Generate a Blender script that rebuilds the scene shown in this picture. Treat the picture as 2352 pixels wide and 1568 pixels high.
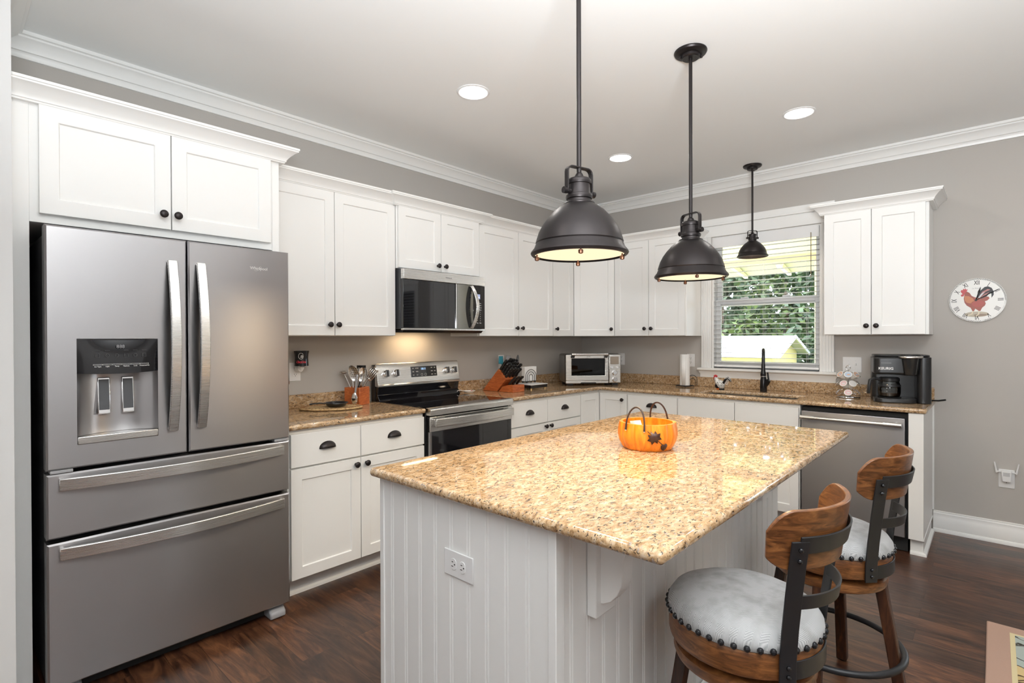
import bpy, bmesh, math, random
from math import pi, sin, cos, radians as R
from mathutils import Vector, Matrix

for o in list(bpy.data.objects):
    bpy.data.objects.remove(o)
SC = bpy.context.scene
COL = SC.collection
random.seed(7)

# ------------------------------------------------------------------ camera
cd = bpy.data.cameras.new('camera'); CAM = bpy.data.objects.new('camera', cd); COL.objects.link(CAM)
yaw, roll, pit = R(42.415), R(-0.177), R(-0.316)
f0 = Vector((-sin(yaw), cos(yaw), 0)); r0 = Vector((cos(yaw), sin(yaw), 0)); u0 = Vector((0, 0, 1))
fw = f0*cos(pit) + u0*sin(pit); up = u0*cos(pit) - f0*sin(pit)
rt = r0*cos(roll) + up*sin(roll); up = up*cos(roll) - r0*sin(roll)
M = Matrix((rt, up, -fw)).transposed().to_4x4(); M.translation = Vector((3.291, -4.718, 1.3525))
CAM.matrix_world = M
cd.sensor_width = 36.0; cd.lens = 1211.8*36/2352; cd.clip_start = 0.02; cd.clip_end = 200
SC.camera = CAM

# ------------------------------------------------------------------ view, world, sun, area lights
vs = SC.view_settings
SC.display_settings.display_device = 'sRGB'
vs.view_transform = 'Standard'; vs.look = 'None'; vs.gamma = 1.0; vs.use_curve_mapping = False
vs.exposure = 0.0
cy = SC.cycles
cy.max_bounces = 10; cy.diffuse_bounces = 5; cy.glossy_bounces = 5; cy.transmission_bounces = 6
cy.transparent_max_bounces = 12; cy.caustics_reflective = False; cy.caustics_refractive = False
cy.sample_clamp_indirect = 6.0; cy.use_denoising = True
try:
    cy.denoiser = 'OPENIMAGEDENOISE'
except Exception:
    pass

W = bpy.data.worlds.new('world'); SC.world = W; W.use_nodes = True
wn = W.node_tree.nodes; wl = W.node_tree.links
bg = wn['Background']; bg.inputs['Color'].default_value = (0.78, 0.88, 1.0, 1); bg.inputs['Strength'].default_value = 8.0

def lamp(name, kind, loc, rot, energy, color=(1, 1, 1), parent=None, **kw):
    l = bpy.data.lights.new(name, kind); l.energy = energy; l.color = color
    for k, v in kw.items(): setattr(l, k, v)
    o = bpy.data.objects.new(name, l); COL.objects.link(o)
    o.location = loc; o.rotation_euler = rot
    if parent: o.parent = parent
    return o
lamp('sun', 'SUN', (0, -5, 9), (R(48), 0, R(-28)), 5.0, (1.0, 0.95, 0.86), angle=R(1))
# added fill lamps in place of unseen windows; these walls have no openings
lamp('fill_rear', 'AREA', (3.6, -7.9, 1.55), (R(90), 0, 0), 20, (0.97, 0.985, 1.0), shape='RECTANGLE', size=4.4, size_y=1.9)
lamp('fill_side', 'AREA', (6.9, -3.6, 1.5), (R(90), 0, R(90)), 6, (0.95, 0.98, 1.0), shape='RECTANGLE', size=3.6, size_y=1.9)
# the photographer's flash, bounced off the ceiling behind the camera
lamp('bounced_flash', 'AREA', (3.6, -4.7, 1.5), (R(166), R(6), 0), 245, (0.93, 0.97, 1.0), shape='DISK', size=0.9)

# ------------------------------------------------------------------ materials
MATS = {}
def nmat(name):
    m = bpy.data.materials.new(name); m.use_nodes = True; MATS[name] = m
    nt = m.node_tree; return m, nt.nodes, nt.links, nt.nodes['Principled BSDF']
def mat(name, col, rough=0.5, metal=0.0, bump=None, coat=0.0, spec=0.5, emit=None, estr=0.0, sheen=0.0):
    m, n, l, p = nmat(name)
    p.inputs['Base Color'].default_value = (*col, 1); p.inputs['Roughness'].default_value = rough
    p.inputs['Metallic'].default_value = metal; p.inputs['Specular IOR Level'].default_value = spec
    p.inputs['Coat Weight'].default_value = coat; p.inputs['Coat Roughness'].default_value = 0.08
    if sheen: p.inputs['Sheen Weight'].default_value = sheen
    if emit: p.inputs['Emission Color'].default_value = (*emit, 1); p.inputs['Emission Strength'].default_value = estr
    if bump:
        sc_, st = bump
        t = n.new('ShaderNodeTexCoord'); x = n.new('ShaderNodeTexNoise'); b = n.new('ShaderNodeBump')
        x.inputs['Scale'].default_value = sc_; x.inputs['Detail'].default_value = 3
        b.inputs['Strength'].default_value = st; b.inputs['Distance'].default_value = 0.002
        l.new(t.outputs['Object'], x.inputs['Vector']); l.new(x.outputs['Fac'], b.inputs['Height']); l.new(b.outputs['Normal'], p.inputs['Normal'])
    return m
def ramp(n, stops, interp='LINEAR'):
    r = n.new('ShaderNodeValToRGB'); r.color_ramp.interpolation = interp
    e = r.color_ramp.elements
    while len(e) > 1: e.remove(e[-1])
    e[0].position = stops[0][0]; e[0].color = (*stops[0][1], 1)
    for p_, c in stops[1:]:
        q = e.new(p_); q.color = (*c, 1)
    return r
def mapping(n, l, scale, rot=(0, 0, 0), src='Object'):
    t = n.new('ShaderNodeTexCoord'); m = n.new('ShaderNodeMapping')
    m.inputs['Scale'].default_value = scale; m.inputs['Rotation'].default_value = rot
    l.new(t.outputs[src], m.inputs['Vector']); return m.outputs['Vector']
def noise(n, l, vec, scale, detail=4, rough=0.55, dist=0.0):
    x = n.new('ShaderNodeTexNoise'); x.inputs['Scale'].default_value = scale; x.inputs['Detail'].default_value = detail
    x.inputs['Roughness'].default_value = rough; x.inputs['Distortion'].default_value = dist
    l.new(vec, x.inputs['Vector']); return x.outputs['Fac']
def mix(n, l, fac, a, b, mode='MIX'):
    x = n.new('ShaderNodeMix'); x.data_type = 'RGBA'; x.blend_type = mode
    for s, v in (('Factor', fac), ('A', a), ('B', b)):
        i = [k for k in x.inputs if k.name == s and (k.type == 'RGBA' if s != 'Factor' else k.type == 'VALUE')][0]
        if hasattr(v, 'is_output'): l.new(v, i)
        else: i.default_value = v if not isinstance(v, tuple) else (*v, 1)
    return [o for o in x.outputs if o.type == 'RGBA'][0]
def add_bump(n, l, p, h, strength, dist=0.002):
    b = n.new('ShaderNodeBump'); b.inputs['Strength'].default_value = strength; b.inputs['Distance'].default_value = dist
    l.new(h, b.inputs['Height']); l.new(b.outputs['Normal'], p.inputs['Normal'])

def granite(name, rot):
    m, n, l, p = nmat(name)
    v = mapping(n, l, (1.0, 0.48, 1.0), rot)
    a = noise(n, l, v, 70, 6, 0.60, 0.6)
    base = ramp(n, [(0.30, (0.17, 0.095, 0.045)), (0.41, (0.40, 0.25, 0.125)), (0.50, (0.54, 0.36, 0.20)), (0.58, (0.62, 0.45, 0.28)), (0.68, (0.70, 0.57, 0.43))])
    l.new(a, base.inputs['Fac'])
    g = noise(n, l, v, 150, 3, 0.5, 1.0)
    gm = ramp(n, [(0.60, (0, 0, 0)), (0.63, (1, 1, 1))]); l.new(g, gm.inputs['Fac'])
    c1 = mix(n, l, gm.outputs['Color'], base.outputs['Color'], (0.055, 0.040, 0.030))
    g2 = noise(n, l, v, 105, 2, 0.5, 0.4)
    gm2 = ramp(n, [(0.63, (0, 0, 0)), (0.68, (1, 1, 1))]); l.new(g2, gm2.inputs['Fac'])
    c2 = mix(n, l, gm2.outputs['Color'], c1, (0.36, 0.30, 0.25))
    big = noise(n, l, v, 9, 2)
    bm = ramp(n, [(0.35, (0.82, 0.79, 0.76)), (0.62, (1.0, 1.0, 1.0))]); l.new(big, bm.inputs['Fac'])
    c3 = mix(n, l, 1.0, c2, bm.outputs['Color'], 'MULTIPLY')
    l.new(c3, p.inputs['Base Color'])
    p.inputs['Roughness'].default_value = 0.035; p.inputs['Specular IOR Level'].default_value = 0.8
    return m
GRANITE = granite('granite', (0, 0, R(20)))

def steel(name, col=(0.60, 0.60, 0.61), rough=0.30, aniso=0.6, brushed_z=False, dirn=(3, 3, 900)):
    m, n, l, p = nmat(name)
    p.inputs['Base Color'].default_value = (*col, 1); p.inputs['Metallic'].default_value = 1.0
    p.inputs['Roughness'].default_value = rough
    v = mapping(n, l, dirn)
    h = noise(n, l, v, 1.0, 2)
    r = n.new('ShaderNodeMapRange'); r.inputs['To Min'].default_value = rough-0.04; r.inputs['To Max'].default_value = rough+0.05
    l.new(h, r.inputs['Value']); l.new(r.outputs['Result'], p.inputs['Roughness'])
    add_bump(n, l, p, h, 0.05, 0.0006)
    if aniso:
        t = n.new('ShaderNodeTangent'); t.direction_type = 'RADIAL'; t.axis = 'Z'
        p.inputs['Anisotropic'].default_value = aniso; p.inputs['Anisotropic Rotation'].default_value = 0.25
        l.new(t.outputs['Tangent'], p.inputs['Tangent'])
    return m
STEEL = steel('brushed_steel', (0.42, 0.41, 0.415), 0.32, 0.7)
STEEL_L = steel('satin_steel', (0.72, 0.71, 0.69), 0.27, 0.4)
CHROME = mat('chrome', (0.85, 0.85, 0.86), 0.10, 1.0)
PAINT = mat('white_cabinet_paint', (0.86, 0.86, 0.845), 0.38)
TRIM = mat('white_trim_paint', (0.85, 0.85, 0.835), 0.35)
ENDM = mat('pale_wall_paint', (0.66, 0.66, 0.655), 0.7)
WALLM = mat('greige_wall_paint', (0.465, 0.438, 0.408), 0.75, bump=(240, 0.08))
CEILM = mat('ceiling_paint', (0.86, 0.87, 0.865), 0.9, bump=(150, 0.06))
BRONZE = mat('dark_bronze', (0.035, 0.030, 0.030), 0.38, 0.75)
BLACKMETAL = mat('black_metal', (0.018, 0.018, 0.02), 0.42, 0.2)
BLACKGLASS = mat('black_glass', (0.006, 0.006, 0.008), 0.04, spec=0.7)
BLACKPL = mat('black_plastic', (0.012, 0.012, 0.013), 0.30)
DARKPL = mat('dark_grey_plastic', (0.06, 0.062, 0.068), 0.35)
GREYPL = mat('grey_plastic', (0.30, 0.30, 0.31), 0.45)
WHITEPL = mat('white_plastic', (0.82, 0.82, 0.82), 0.35)
WHITEMARK = mat('white_marking', (0.75, 0.75, 0.75), 0.5)
GREYMARK = mat('grey_marking', (0.28, 0.28, 0.29), 0.5)
DARKMARK = mat('dark_marking', (0.10, 0.10, 0.10), 0.5)
PAPER = mat('white_paper', (0.85, 0.85, 0.84), 0.85, bump=(60, 0.2))
CERAMIC = mat('white_ceramic', (0.82, 0.80, 0.78), 0.15)
BLACKGLOSS = mat('black_glaze', (0.012, 0.012, 0.014), 0.12)
RED = mat('red_glaze', (0.45, 0.02, 0.025), 0.25)
ORANGE = mat('orange_glaze', (0.80, 0.17, 0.03), 0.3)
BLUESCREEN = mat('blue_display', (0.01, 0.02, 0.06), 0.1, emit=(0.45, 0.7, 1.0), estr=1.2)
GASKET = mat('black_rubber', (0.008, 0.008, 0.008), 0.7)
FRIDGESIDE = mat('textured_grey_metal', (0.10, 0.10, 0.105), 0.45, 0.4, bump=(500, 0.3))
BROWNLEAF = mat('brown_leaf_metal', (0.055, 0.022, 0.014), 0.4, 0.2)
LEATHER = mat('dark_leather', (0.03, 0.014, 0.009), 0.5)

def wood(name, stops, scale=(2, 30, 30), rough=0.35, bump=0.1, coat=0.0, dist=1.2):
    m, n, l, p = nmat(name)
    v = mapping(n, l, scale)
    a = noise(n, l, v, 1.6, 5, 0.6, dist)
    r = ramp(n, stops); l.new(a, r.inputs['Fac']); l.new(r.outputs['Color'], p.inputs['Base Color'])
    p.inputs['Roughness'].default_value = rough; p.inputs['Coat Weight'].default_value = coat
    add_bump(n, l, p, a, bump, 0.001)
    return m
STOOLWOOD = wood('walnut_stool_wood', [(0.3, (0.05, 0.018, 0.007)), (0.5, (0.15, 0.055, 0.018)), (0.7, (0.27, 0.11, 0.035))], (9, 9, 40), 0.32, 0.08)
STOOLDARK = wood('dark_stool_leg_wood', [(0.3, (0.018, 0.007, 0.004)), (0.55, (0.055, 0.02, 0.009)), (0.75, (0.13, 0.05, 0.018))], (30, 30, 4), 0.35, 0.08)
CHERRY = wood('cherry_block_wood', [(0.3, (0.30, 0.065, 0.018)), (0.55, (0.46, 0.12, 0.032)), (0.75, (0.60, 0.19, 0.06))], (8, 8, 40), 0.38, 0.04)
BASKETWOOD = wood('orange_stained_pine', [(0.30, (0.55, 0.12, 0.008)), (0.5, (0.83, 0.25, 0.015)), (0.7, (0.92, 0.36, 0.03))], (26, 26, 3), 0.34, 0.05)
SLATWOOD = wood('woven_seagrass', [(0.35, (0.30, 0.17, 0.07)), (0.6, (0.62, 0.44, 0.22))], (60, 60, 60), 0.7, 0.5)
LIDWOOD = wood('brown_lid_wood', [(0.3, (0.12, 0.04, 0.015)), (0.7, (0.28, 0.11, 0.04))], (30, 30, 8), 0.4, 0.05)
def floor_mat():
    m, n, l, p = nmat('dark_hardwood_planks')
    t = n.new('ShaderNodeTexCoord')
    br = n.new('ShaderNodeTexBrick'); br.offset = 0.37; br.offset_frequency = 2
    br.inputs['Scale'].default_value = 1.0; br.inputs['Brick Width'].default_value = 1.15; br.inputs['Row Height'].default_value = 0.127
    br.inputs['Mortar Size'].default_value = 0.0012; br.inputs['Mortar Smooth'].default_value = 0.3
    br.inputs['Color1'].default_value = (0.55, 0.55, 0.55, 1); br.inputs['Color2'].default_value = (1.35, 1.30, 1.25, 1); br.inputs['Mortar'].default_value = (0.25, 0.25, 0.25, 1)
    l.new(t.outputs['Object'], br.inputs['Vector'])
    v = mapping(n, l, (1.0, 6.5, 1.0))
    # every board gets its own stretch of grain
    vm = n.new('ShaderNodeVectorMath'); vm.operation = 'MULTIPLY_ADD'
    vm.inputs[1].default_value = (7, 7, 7)
    l.new(br.outputs['Color'], vm.inputs[0]); l.new(v, vm.inputs[2])
    a = noise(n, l, vm.outputs['Vector'], 2.6, 7, 0.62, 2.2)
    fine = noise(n, l, vm.outputs['Vector'], 22, 3, 0.6, 0.5)
    r = ramp(n, [(0.28, (0.012, 0.0055, 0.0035)), (0.42, (0.040, 0.0155, 0.0085)), (0.55, (0.085, 0.035, 0.017)), (0.72, (0.165, 0.072, 0.034))])
    l.new(a, r.inputs['Fac'])
    c = mix(n, l, 1.0, r.outputs['Color'], br.outputs['Color'], 'MULTIPLY')
    l.new(c, p.inputs['Base Color'])
    rr = n.new('ShaderNodeMapRange'); rr.inputs['To Min'].default_value = 0.22; rr.inputs['To Max'].default_value = 0.42
    l.new(fine, rr.inputs['Value']); l.new(rr.outputs['Result'], p.inputs['Roughness'])
    h = n.new('ShaderNodeMath'); h.operation = 'MULTIPLY_ADD'; h.inputs[1].default_value = 0.5
    l.new(a, h.inputs[0]); l.new(br.outputs['Fac'], h.inputs[2])
    inv = n.new('ShaderNodeMath'); inv.operation = 'SUBTRACT'; inv.inputs[0].default_value = 1.0; l.new(h.outputs[0], inv.inputs[1])
    add_bump(n, l, p, inv.outputs[0], 0.22, 0.006)
    return m
FLOORM = floor_mat()
def fabric():
    m, n, l, p = nmat('grey_herringbone_fabric')
    v = mapping(n, l, (1, 1, 1))
    s = n.new('ShaderNodeSeparateXYZ'); l.new(v, s.inputs[0])
    # herringbone: diagonal stripes that flip in bands
    fr = n.new('ShaderNodeMath'); fr.operation = 'PINGPONG'; fr.inputs[1].default_value = 0.016; l.new(s.outputs['X'], fr.inputs[0])
    ad = n.new('ShaderNodeMath'); ad.operation = 'ADD'; l.new(fr.outputs[0], ad.inputs[0]); l.new(s.outputs['Y'], ad.inputs[1])
    sn = n.new('ShaderNodeMath'); sn.operation = 'MULTIPLY'; sn.inputs[1].default_value = 1500; l.new(ad.outputs[0], sn.inputs[0])
    si = n.new('ShaderNodeMath'); si.operation = 'SINE'; l.new(sn.outputs[0], si.inputs[0])
    nz = noise(n, l, v, 14, 4)
    mr = n.new('ShaderNodeMapRange'); mr.inputs['From Min'].default_value = -1; mr.inputs['To Min'].default_value = 0.0; l.new(si.outputs[0], mr.inputs['Value'])
    c = mix(n, l, mr.outputs['Result'], (0.34, 0.345, 0.35), (0.60, 0.60, 0.60))
    st = ramp(n, [(0.34, (0.72, 0.71, 0.69)), (0.55, (1, 1, 1))]); l.new(nz, st.inputs['Fac'])
    c2 = mix(n, l, 1.0, c, st.outputs['Color'], 'MULTIPLY')
    l.new(c2, p.inputs['Base Color']); p.inputs['Roughness'].default_value = 0.95
    add_bump(n, l, p, si.outputs[0], 0.15, 0.0008)
    return m
FABRIC = fabric()
def leafmat(name, a, b):
    m, n, l, p = nmat(name)
    v = mapping(n, l, (1, 1, 1)); x = noise(n, l, v, 3.0, 5)
    r = ramp(n, [(0.35, a), (0.65, b)]); l.new(x, r.inputs['Fac']); l.new(r.outputs['Color'], p.inputs['Base Color'])
    p.inputs['Roughness'].default_value = 0.5
    return m
LEAF1 = leafmat('green_leaves', (0.022, 0.045, 0.012), (0.105, 0.15, 0.034))
LEAF2 = leafmat('deep_green_leaves', (0.014, 0.032, 0.013), (0.055, 0.09, 0.03))
BARK = mat('tree_bark', (0.10, 0.07, 0.05), 0.9)
LAWN = leafmat('lawn_green', (0.05, 0.09, 0.02), (0.10, 0.15, 0.04))
YELLOWSIDING = mat('pale_yellow_siding', (0.80, 0.66, 0.30), 0.7)
ROOFM = mat('pale_shingles', (0.62, 0.62, 0.62), 0.85, bump=(12, 0.5))
PORCHY = mat('pale_yellow_porch_paint', (0.90, 0.80, 0.47), 0.6)
def glass_mat(name, tint=(1, 1, 1), gl=0.06):
    m = bpy.data.materials.new(name); m.use_nodes = True; n = m.node_tree.nodes; l = m.node_tree.links
    n.remove(n['Principled BSDF']); o = n['Material Output']
    t = n.new('ShaderNodeBsdfTransparent'); t.inputs['Color'].default_value = (*tint, 1)
    g = n.new('ShaderNodeBsdfGlossy'); g.inputs['Roughness'].default_value = 0.0
    fr = n.new('ShaderNodeFresnel'); fr.inputs['IOR'].default_value = 1.45
    mx = n.new('ShaderNodeMixShader'); l.new(fr.outputs[0], mx.inputs[0]); l.new(t.outputs[0], mx.inputs[1]); l.new(g.outputs[0], mx.inputs[2])
    l.new(mx.outputs[0], o.inputs['Surface']); return m
GLASS = glass_mat('window_glass'); SMOKE = glass_mat('clear_glass', (0.92, 0.92, 0.9))
DARKGLASS = glass_mat('oven_door_glass', (0.12, 0.12, 0.13))
def emis(name, col, s):
    m = bpy.data.materials.new(name); m.use_nodes = True; n = m.node_tree.nodes; l = m.node_tree.links
    n.remove(n['Principled BSDF']); e = n.new('ShaderNodeEmission'); e.inputs['Color'].default_value = (*col, 1); e.inputs['Strength'].default_value = s
    l.new(e.outputs[0], n['Material Output'].inputs['Surface']); return m
CANLENS = emis('recessed_lens_glow', (1.0, 0.98, 0.95), 9.0)

# ------------------------------------------------------------------ mesh builder
INV = {}
class B:
    def __init__(s): s.v = []; s.f = []; s.m = []; s.mi = 0
    def add(s, vs_, fs_, X=None):
        k = len(s.v)
        s.v += [tuple(X @ Vector(p)) if X else tuple(p) for p in vs_]
        for f in fs_: s.f.append([i+k for i in f]); s.m.append(s.mi)
        return s
    def box(s, x0, x1, y0, y1, z0, z1, X=None):
        v = [(x, y, z) for z in (z0, z1) for y in (y0, y1) for x in (x0, x1)]
        return s.add(v, [(0, 2, 3, 1), (4, 5, 7, 6), (0, 1, 5, 4), (2, 6, 7, 3), (0, 4, 6, 2), (1, 3, 7, 5)], X)
    def lathe(s, prof, seg=32, X=None, closed=False, a0=0, a1=2*pi):
        full = abs(a1-a0-2*pi) < 1e-6; n = seg if full else seg+1
        vs_ = []; fs_ = []
        for r, z in prof:
            for i in range(n):
                a = a0+(a1-a0)*i/seg; vs_.append((r*cos(a), r*sin(a), z))
        m = len(prof)
        for j in range(m if closed else m-1):
            for i in range(n if full else n-1):
                a, b = i, (i+1) % n; c = ((j+1) % m)*n; d = j*n
                fs_.append((d+a, d+b, c+b, c+a))
        if not closed and full:
            if prof[0][0] > 1e-5: fs_.append(tuple(range(n))[::-1])
            if prof[-1][0] > 1e-5: fs_.append(tuple((m-1)*n+i for i in range(n)))
        return s.add(vs_, fs_, X)
    def cyl(s, p0, p1, r0, r1=None, seg=20):
        p0, p1 = Vector(p0), Vector(p1); d = p1-p0
        X = Matrix.Translation(p0) @ d.to_track_quat('Z', 'Y').to_matrix().to_4x4()
        return s.lathe([(r0, 0), (r0 if r1 is None else r1, d.length)], seg, X)
    def sphere(s, c, r, seg=20, X=None):
        r = (r, r, r) if not hasattr(r, '__len__') else r
        n = seg//2
        prof = [(max(sin(pi*i/n), 1e-4), -cos(pi*i/n)) for i in range(n+1)]
        T = Matrix.Translation(c) @ Matrix.Diagonal((*r, 1))
        return s.lathe(prof, seg, (X @ T) if X else T)
    def loft(s, pts, radii, seg=12, closed=False, flat=None):
        pts = [Vector(p) for p in pts]; n = len(pts); vs_ = []; fs_ = []
        if not hasattr(radii, '__len__'): radii = [radii]*n
        t0 = (pts[1]-pts[0]).normalized()
        u = t0.orthogonal().normalized(); pt = t0
        for i, p in enumerate(pts):
            if closed: t = (pts[(i+1) % n]-pts[i-1]).normalized()
            else: t = (pts[min(i+1, n-1)]-pts[max(i-1, 0)]).normalized()
            q = pt.rotation_difference(t); u = (q @ u).normalized(); pt = t; w = t.cross(u)
            for k in range(seg):
                a = 2*pi*k/seg; vs_.append(p+(u*cos(a)+w*sin(a)*(flat or 1))*radii[i])
        for i in range(n if closed else n-1):
            for k in range(seg):
                a = i*seg; b = ((i+1) % n)*seg; k2 = (k+1) % seg
                fs_.append((a+k, a+k2, b+k2, b+k))
        if not closed: fs_.append(tuple(range(seg))[::-1]); fs_.append(tuple((n-1)*seg+k for k in range(seg)))
        return s.add(vs_, fs_)
    def strap(s, pts, wdir, w, t, closed=False):
        """flat bar: rectangular section w (along wdir, one vector or one per point) x t, swept along pts"""
        pts = [Vector(p) for p in pts]; n = len(pts); vs_ = []; fs_ = []
        for i, p in enumerate(pts):
            tg = ((pts[(i+1) % n]-pts[i-1]) if closed else (pts[min(i+1, n-1)]-pts[max(i-1, 0)])).normalized()
            a = Vector(wdir[i] if hasattr(wdir[0], '__len__') else wdir); a = (a-tg*a.dot(tg)).normalized(); b = tg.cross(a)
            for (k, q) in ((-1, -1), (1, -1), (1, 1), (-1, 1)): vs_.append(p+a*(k*w/2)+b*(q*t/2))
        for i in range(n if closed else n-1):
            c = i*4; d = ((i+1) % n)*4
            for k in range(4): k2 = (k+1) % 4; fs_.append((c+k, c+k2, d+k2, d+k))
        if not closed: fs_.append((3, 2, 1, 0)); fs_.append(tuple((n-1)*4+k for k in range(4)))
        return s.add(vs_, fs_)
    def prism(s, poly, lo, hi, axis='z', X=None):
        n = len(poly)
        def pt(a, b, c): return {'z': (a, b, c), 'y': (a, c, b), 'x': (c, a, b)}[axis]
        vs_ = [pt(a, b, lo) for a, b in poly]+[pt(a, b, hi) for a, b in poly]
        fs_ = [tuple(range(n))[::-1], tuple(range(n, 2*n))]+[(i, (i+1) % n, n+(i+1) % n, n+i) for i in range(n)]
        return s.add(vs_, fs_, X)
    def sweep(s, prof, path, z=0.0):
        """moulding: profile of (out, up) along a plan path, out = right hand of travel, mitred at corners"""
        n = len(path); P = [Vector((a, b)) for a, b in path]; vs_ = []; fs_ = []
        for i, p in enumerate(P):
            ds = []
            if i > 0: ds.append((P[i]-P[i-1]).normalized())
            if i < n-1: ds.append((P[i+1]-P[i]).normalized())
            ns = [Vector((d.y, -d.x)) for d in ds]
            nn = sum(ns, Vector((0, 0))).normalized(); k = 1/max(nn.dot(ns[0]), 0.2)
            for o_, u_ in prof: q = p+nn*(o_*k); vs_.append((q.x, q.y, z+u_))
        m = len(prof)
        for i in range(n-1):
            for j in range(m): j2 = (j+1) % m; fs_.append((i*m+j, (i+1)*m+j, (i+1)*m+j2, i*m+j2))
        fs_.append(tuple(range(m))); fs_.append(tuple((n-1)*m+j for j in range(m))[::-1])
        return s.add(vs_, fs_)
    def gridsolid(s, xs, ys, solid, z0, z1):
        nx, ny = len(xs), len(ys); top = {}; bot = {}
        vs_ = []; fs_ = []
        def vid(d, i, j, z):
            if (i, j) not in d: d[(i, j)] = len(vs_); vs_.append((xs[i], ys[j], z))
            return d[(i, j)]
        S = lambda i, j: 0 <= i < nx-1 and 0 <= j < ny-1 and solid(i, j)
        for i in range(nx-1):
            for j in range(ny-1):
                if not S(i, j): continue
                c = [(i, j), (i+1, j), (i+1, j+1), (i, j+1)]
                fs_.append(tuple(vid(top, *q, z1) for q in c)); fs_.append(tuple(vid(bot, *q, z0) for q in c)[::-1])
                for a, b, ok in ((c[0], c[1], S(i, j-1)), (c[1], c[2], S(i+1, j)), (c[2], c[3], S(i, j+1)), (c[3], c[0], S(i-1, j))):
                    if not ok: fs_.append((vid(bot, *a, z0), vid(bot, *b, z0), vid(top, *b, z1), vid(top, *a, z1)))
        return s.add(vs_, fs_)
    def surf(s, fn, nu, nv, X=None):
        vs_ = [fn(i/nu, j/nv) for i in range(nu+1) for j in range(nv+1)]
        fs_ = [(i*(nv+1)+j, (i+1)*(nv+1)+j, (i+1)*(nv+1)+j+1, i*(nv+1)+j+1) for i in range(nu) for j in range(nv)]
        return s.add(vs_, fs_, X)
    def text(s, body, size, X, align='CENTER', bold=0.0, ext=0.0004, shear=0.0, width=1.0):
        c = bpy.data.curves.new('t', 'FONT'); c.body = body; c.size = size; c.align_x = align; c.align_y = 'CENTER'
        c.extrude = ext; c.offset = bold; c.shear = shear; c.resolution_u = 3
        o = bpy.data.objects.new('t', c); COL.objects.link(o)
        dg = bpy.context.evaluated_depsgraph_get(); me = o.evaluated_get(dg).to_mesh()
        Y = X @ Matrix.Diagonal((width, 1, 1, 1))
        s.add([v.co.copy() for v in me.vertices], [tuple(p.vertices) for p in me.polygons], Y)
        o.evaluated_get(dg).to_mesh_clear(); bpy.data.objects.remove(o); bpy.data.curves.remove(c)
        return s

def frame(loc, xdir, ydir):
    """matrix with local x, y along the given directions (lettering on a surface: x reads, y is up)"""
    x = Vector(xdir).normalized(); y = Vector(ydir).normalized(); z = x.cross(y)
    m = Matrix((x, y, z)).transposed().to_4x4(); m.translation = Vector(loc); return m

def obj(name, b, mats, parent=None, local=False, bevel=0.0, seg=2, ang=35, solid=0.0):
    me = bpy.data.meshes.new(name)
    inv = INV.get(parent.name) if parent and not local else None
    vs_ = [inv @ Vector(p) for p in b.v] if inv else b.v
    me.from_pydata([tuple(p) for p in vs_], [], b.f)
    mats = mats if isinstance(mats, (list, tuple)) else [mats]
    for m in mats: me.materials.append(m)
    if len(mats) > 1: me.polygons.foreach_set('material_index', b.m)
    bm = bmesh.new(); bm.from_mesh(me); bmesh.ops.recalc_face_normals(bm, faces=bm.faces); bm.to_mesh(me); bm.free()
    me.polygons.foreach_set('use_smooth', [True]*len(me.polygons)); me.set_sharp_from_angle(angle=R(ang)); me.update()
    o = bpy.data.objects.new(name, me); COL.objects.link(o)
    if parent:
        o.parent = parent
        if parent.name in INV: INV[o.name] = INV[parent.name]
    if solid:
        q = o.modifiers.new('thick', 'SOLIDIFY'); q.thickness = solid; q.offset = 0
    if bevel:
        q = o.modifiers.new('edge', 'BEVEL'); q.width = bevel; q.segments = seg; q.limit_method = 'ANGLE'; q.angle_limit = R(40)
    return o
def tag(o, label=None, cat=None, group=None, kind=None):
    if label: o['label'] = label
    if cat: o['category'] = cat
    if group: o['group'] = group
    if kind: o['kind'] = kind
    return o
def thing(name, label, cat, loc=(0, 0, 0), rz=0.0, group=None):
    o = bpy.data.objects.new(name, None); COL.objects.link(o); o.empty_display_size = 0.1
    o.location = loc; o.rotation_euler = (0, 0, rz)
    INV[o.name] = (Matrix.Translation(loc) @ Matrix.Rotation(rz, 4, 'Z')).inverted()
    return tag(o, label, cat, group)
def struct(name, b, m, parent=None, **k):
    o = obj(name, b, m, parent, **k); o['kind'] = 'structure'; return o
def dup(root, loc, rz=0.0, label=None, group=None):
    r = root.copy(); COL.objects.link(r); r.location = loc; r.rotation_euler = (0, 0, rz)
    if label: r['label'] = label
    if group: r['group'] = group
    for ch in list(root.children):
        c = ch.copy(); COL.objects.link(c); c.parent = r
        for g in ch.children:
            d = g.copy(); COL.objects.link(d); d.parent = c
    return r
def arc(c, r, a0, a1, n, z=0.0):
    return [(c[0]+r*cos(a0+(a1-a0)*i/n), c[1]+r*sin(a0+(a1-a0)*i/n), z) for i in range(n+1)]

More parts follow.
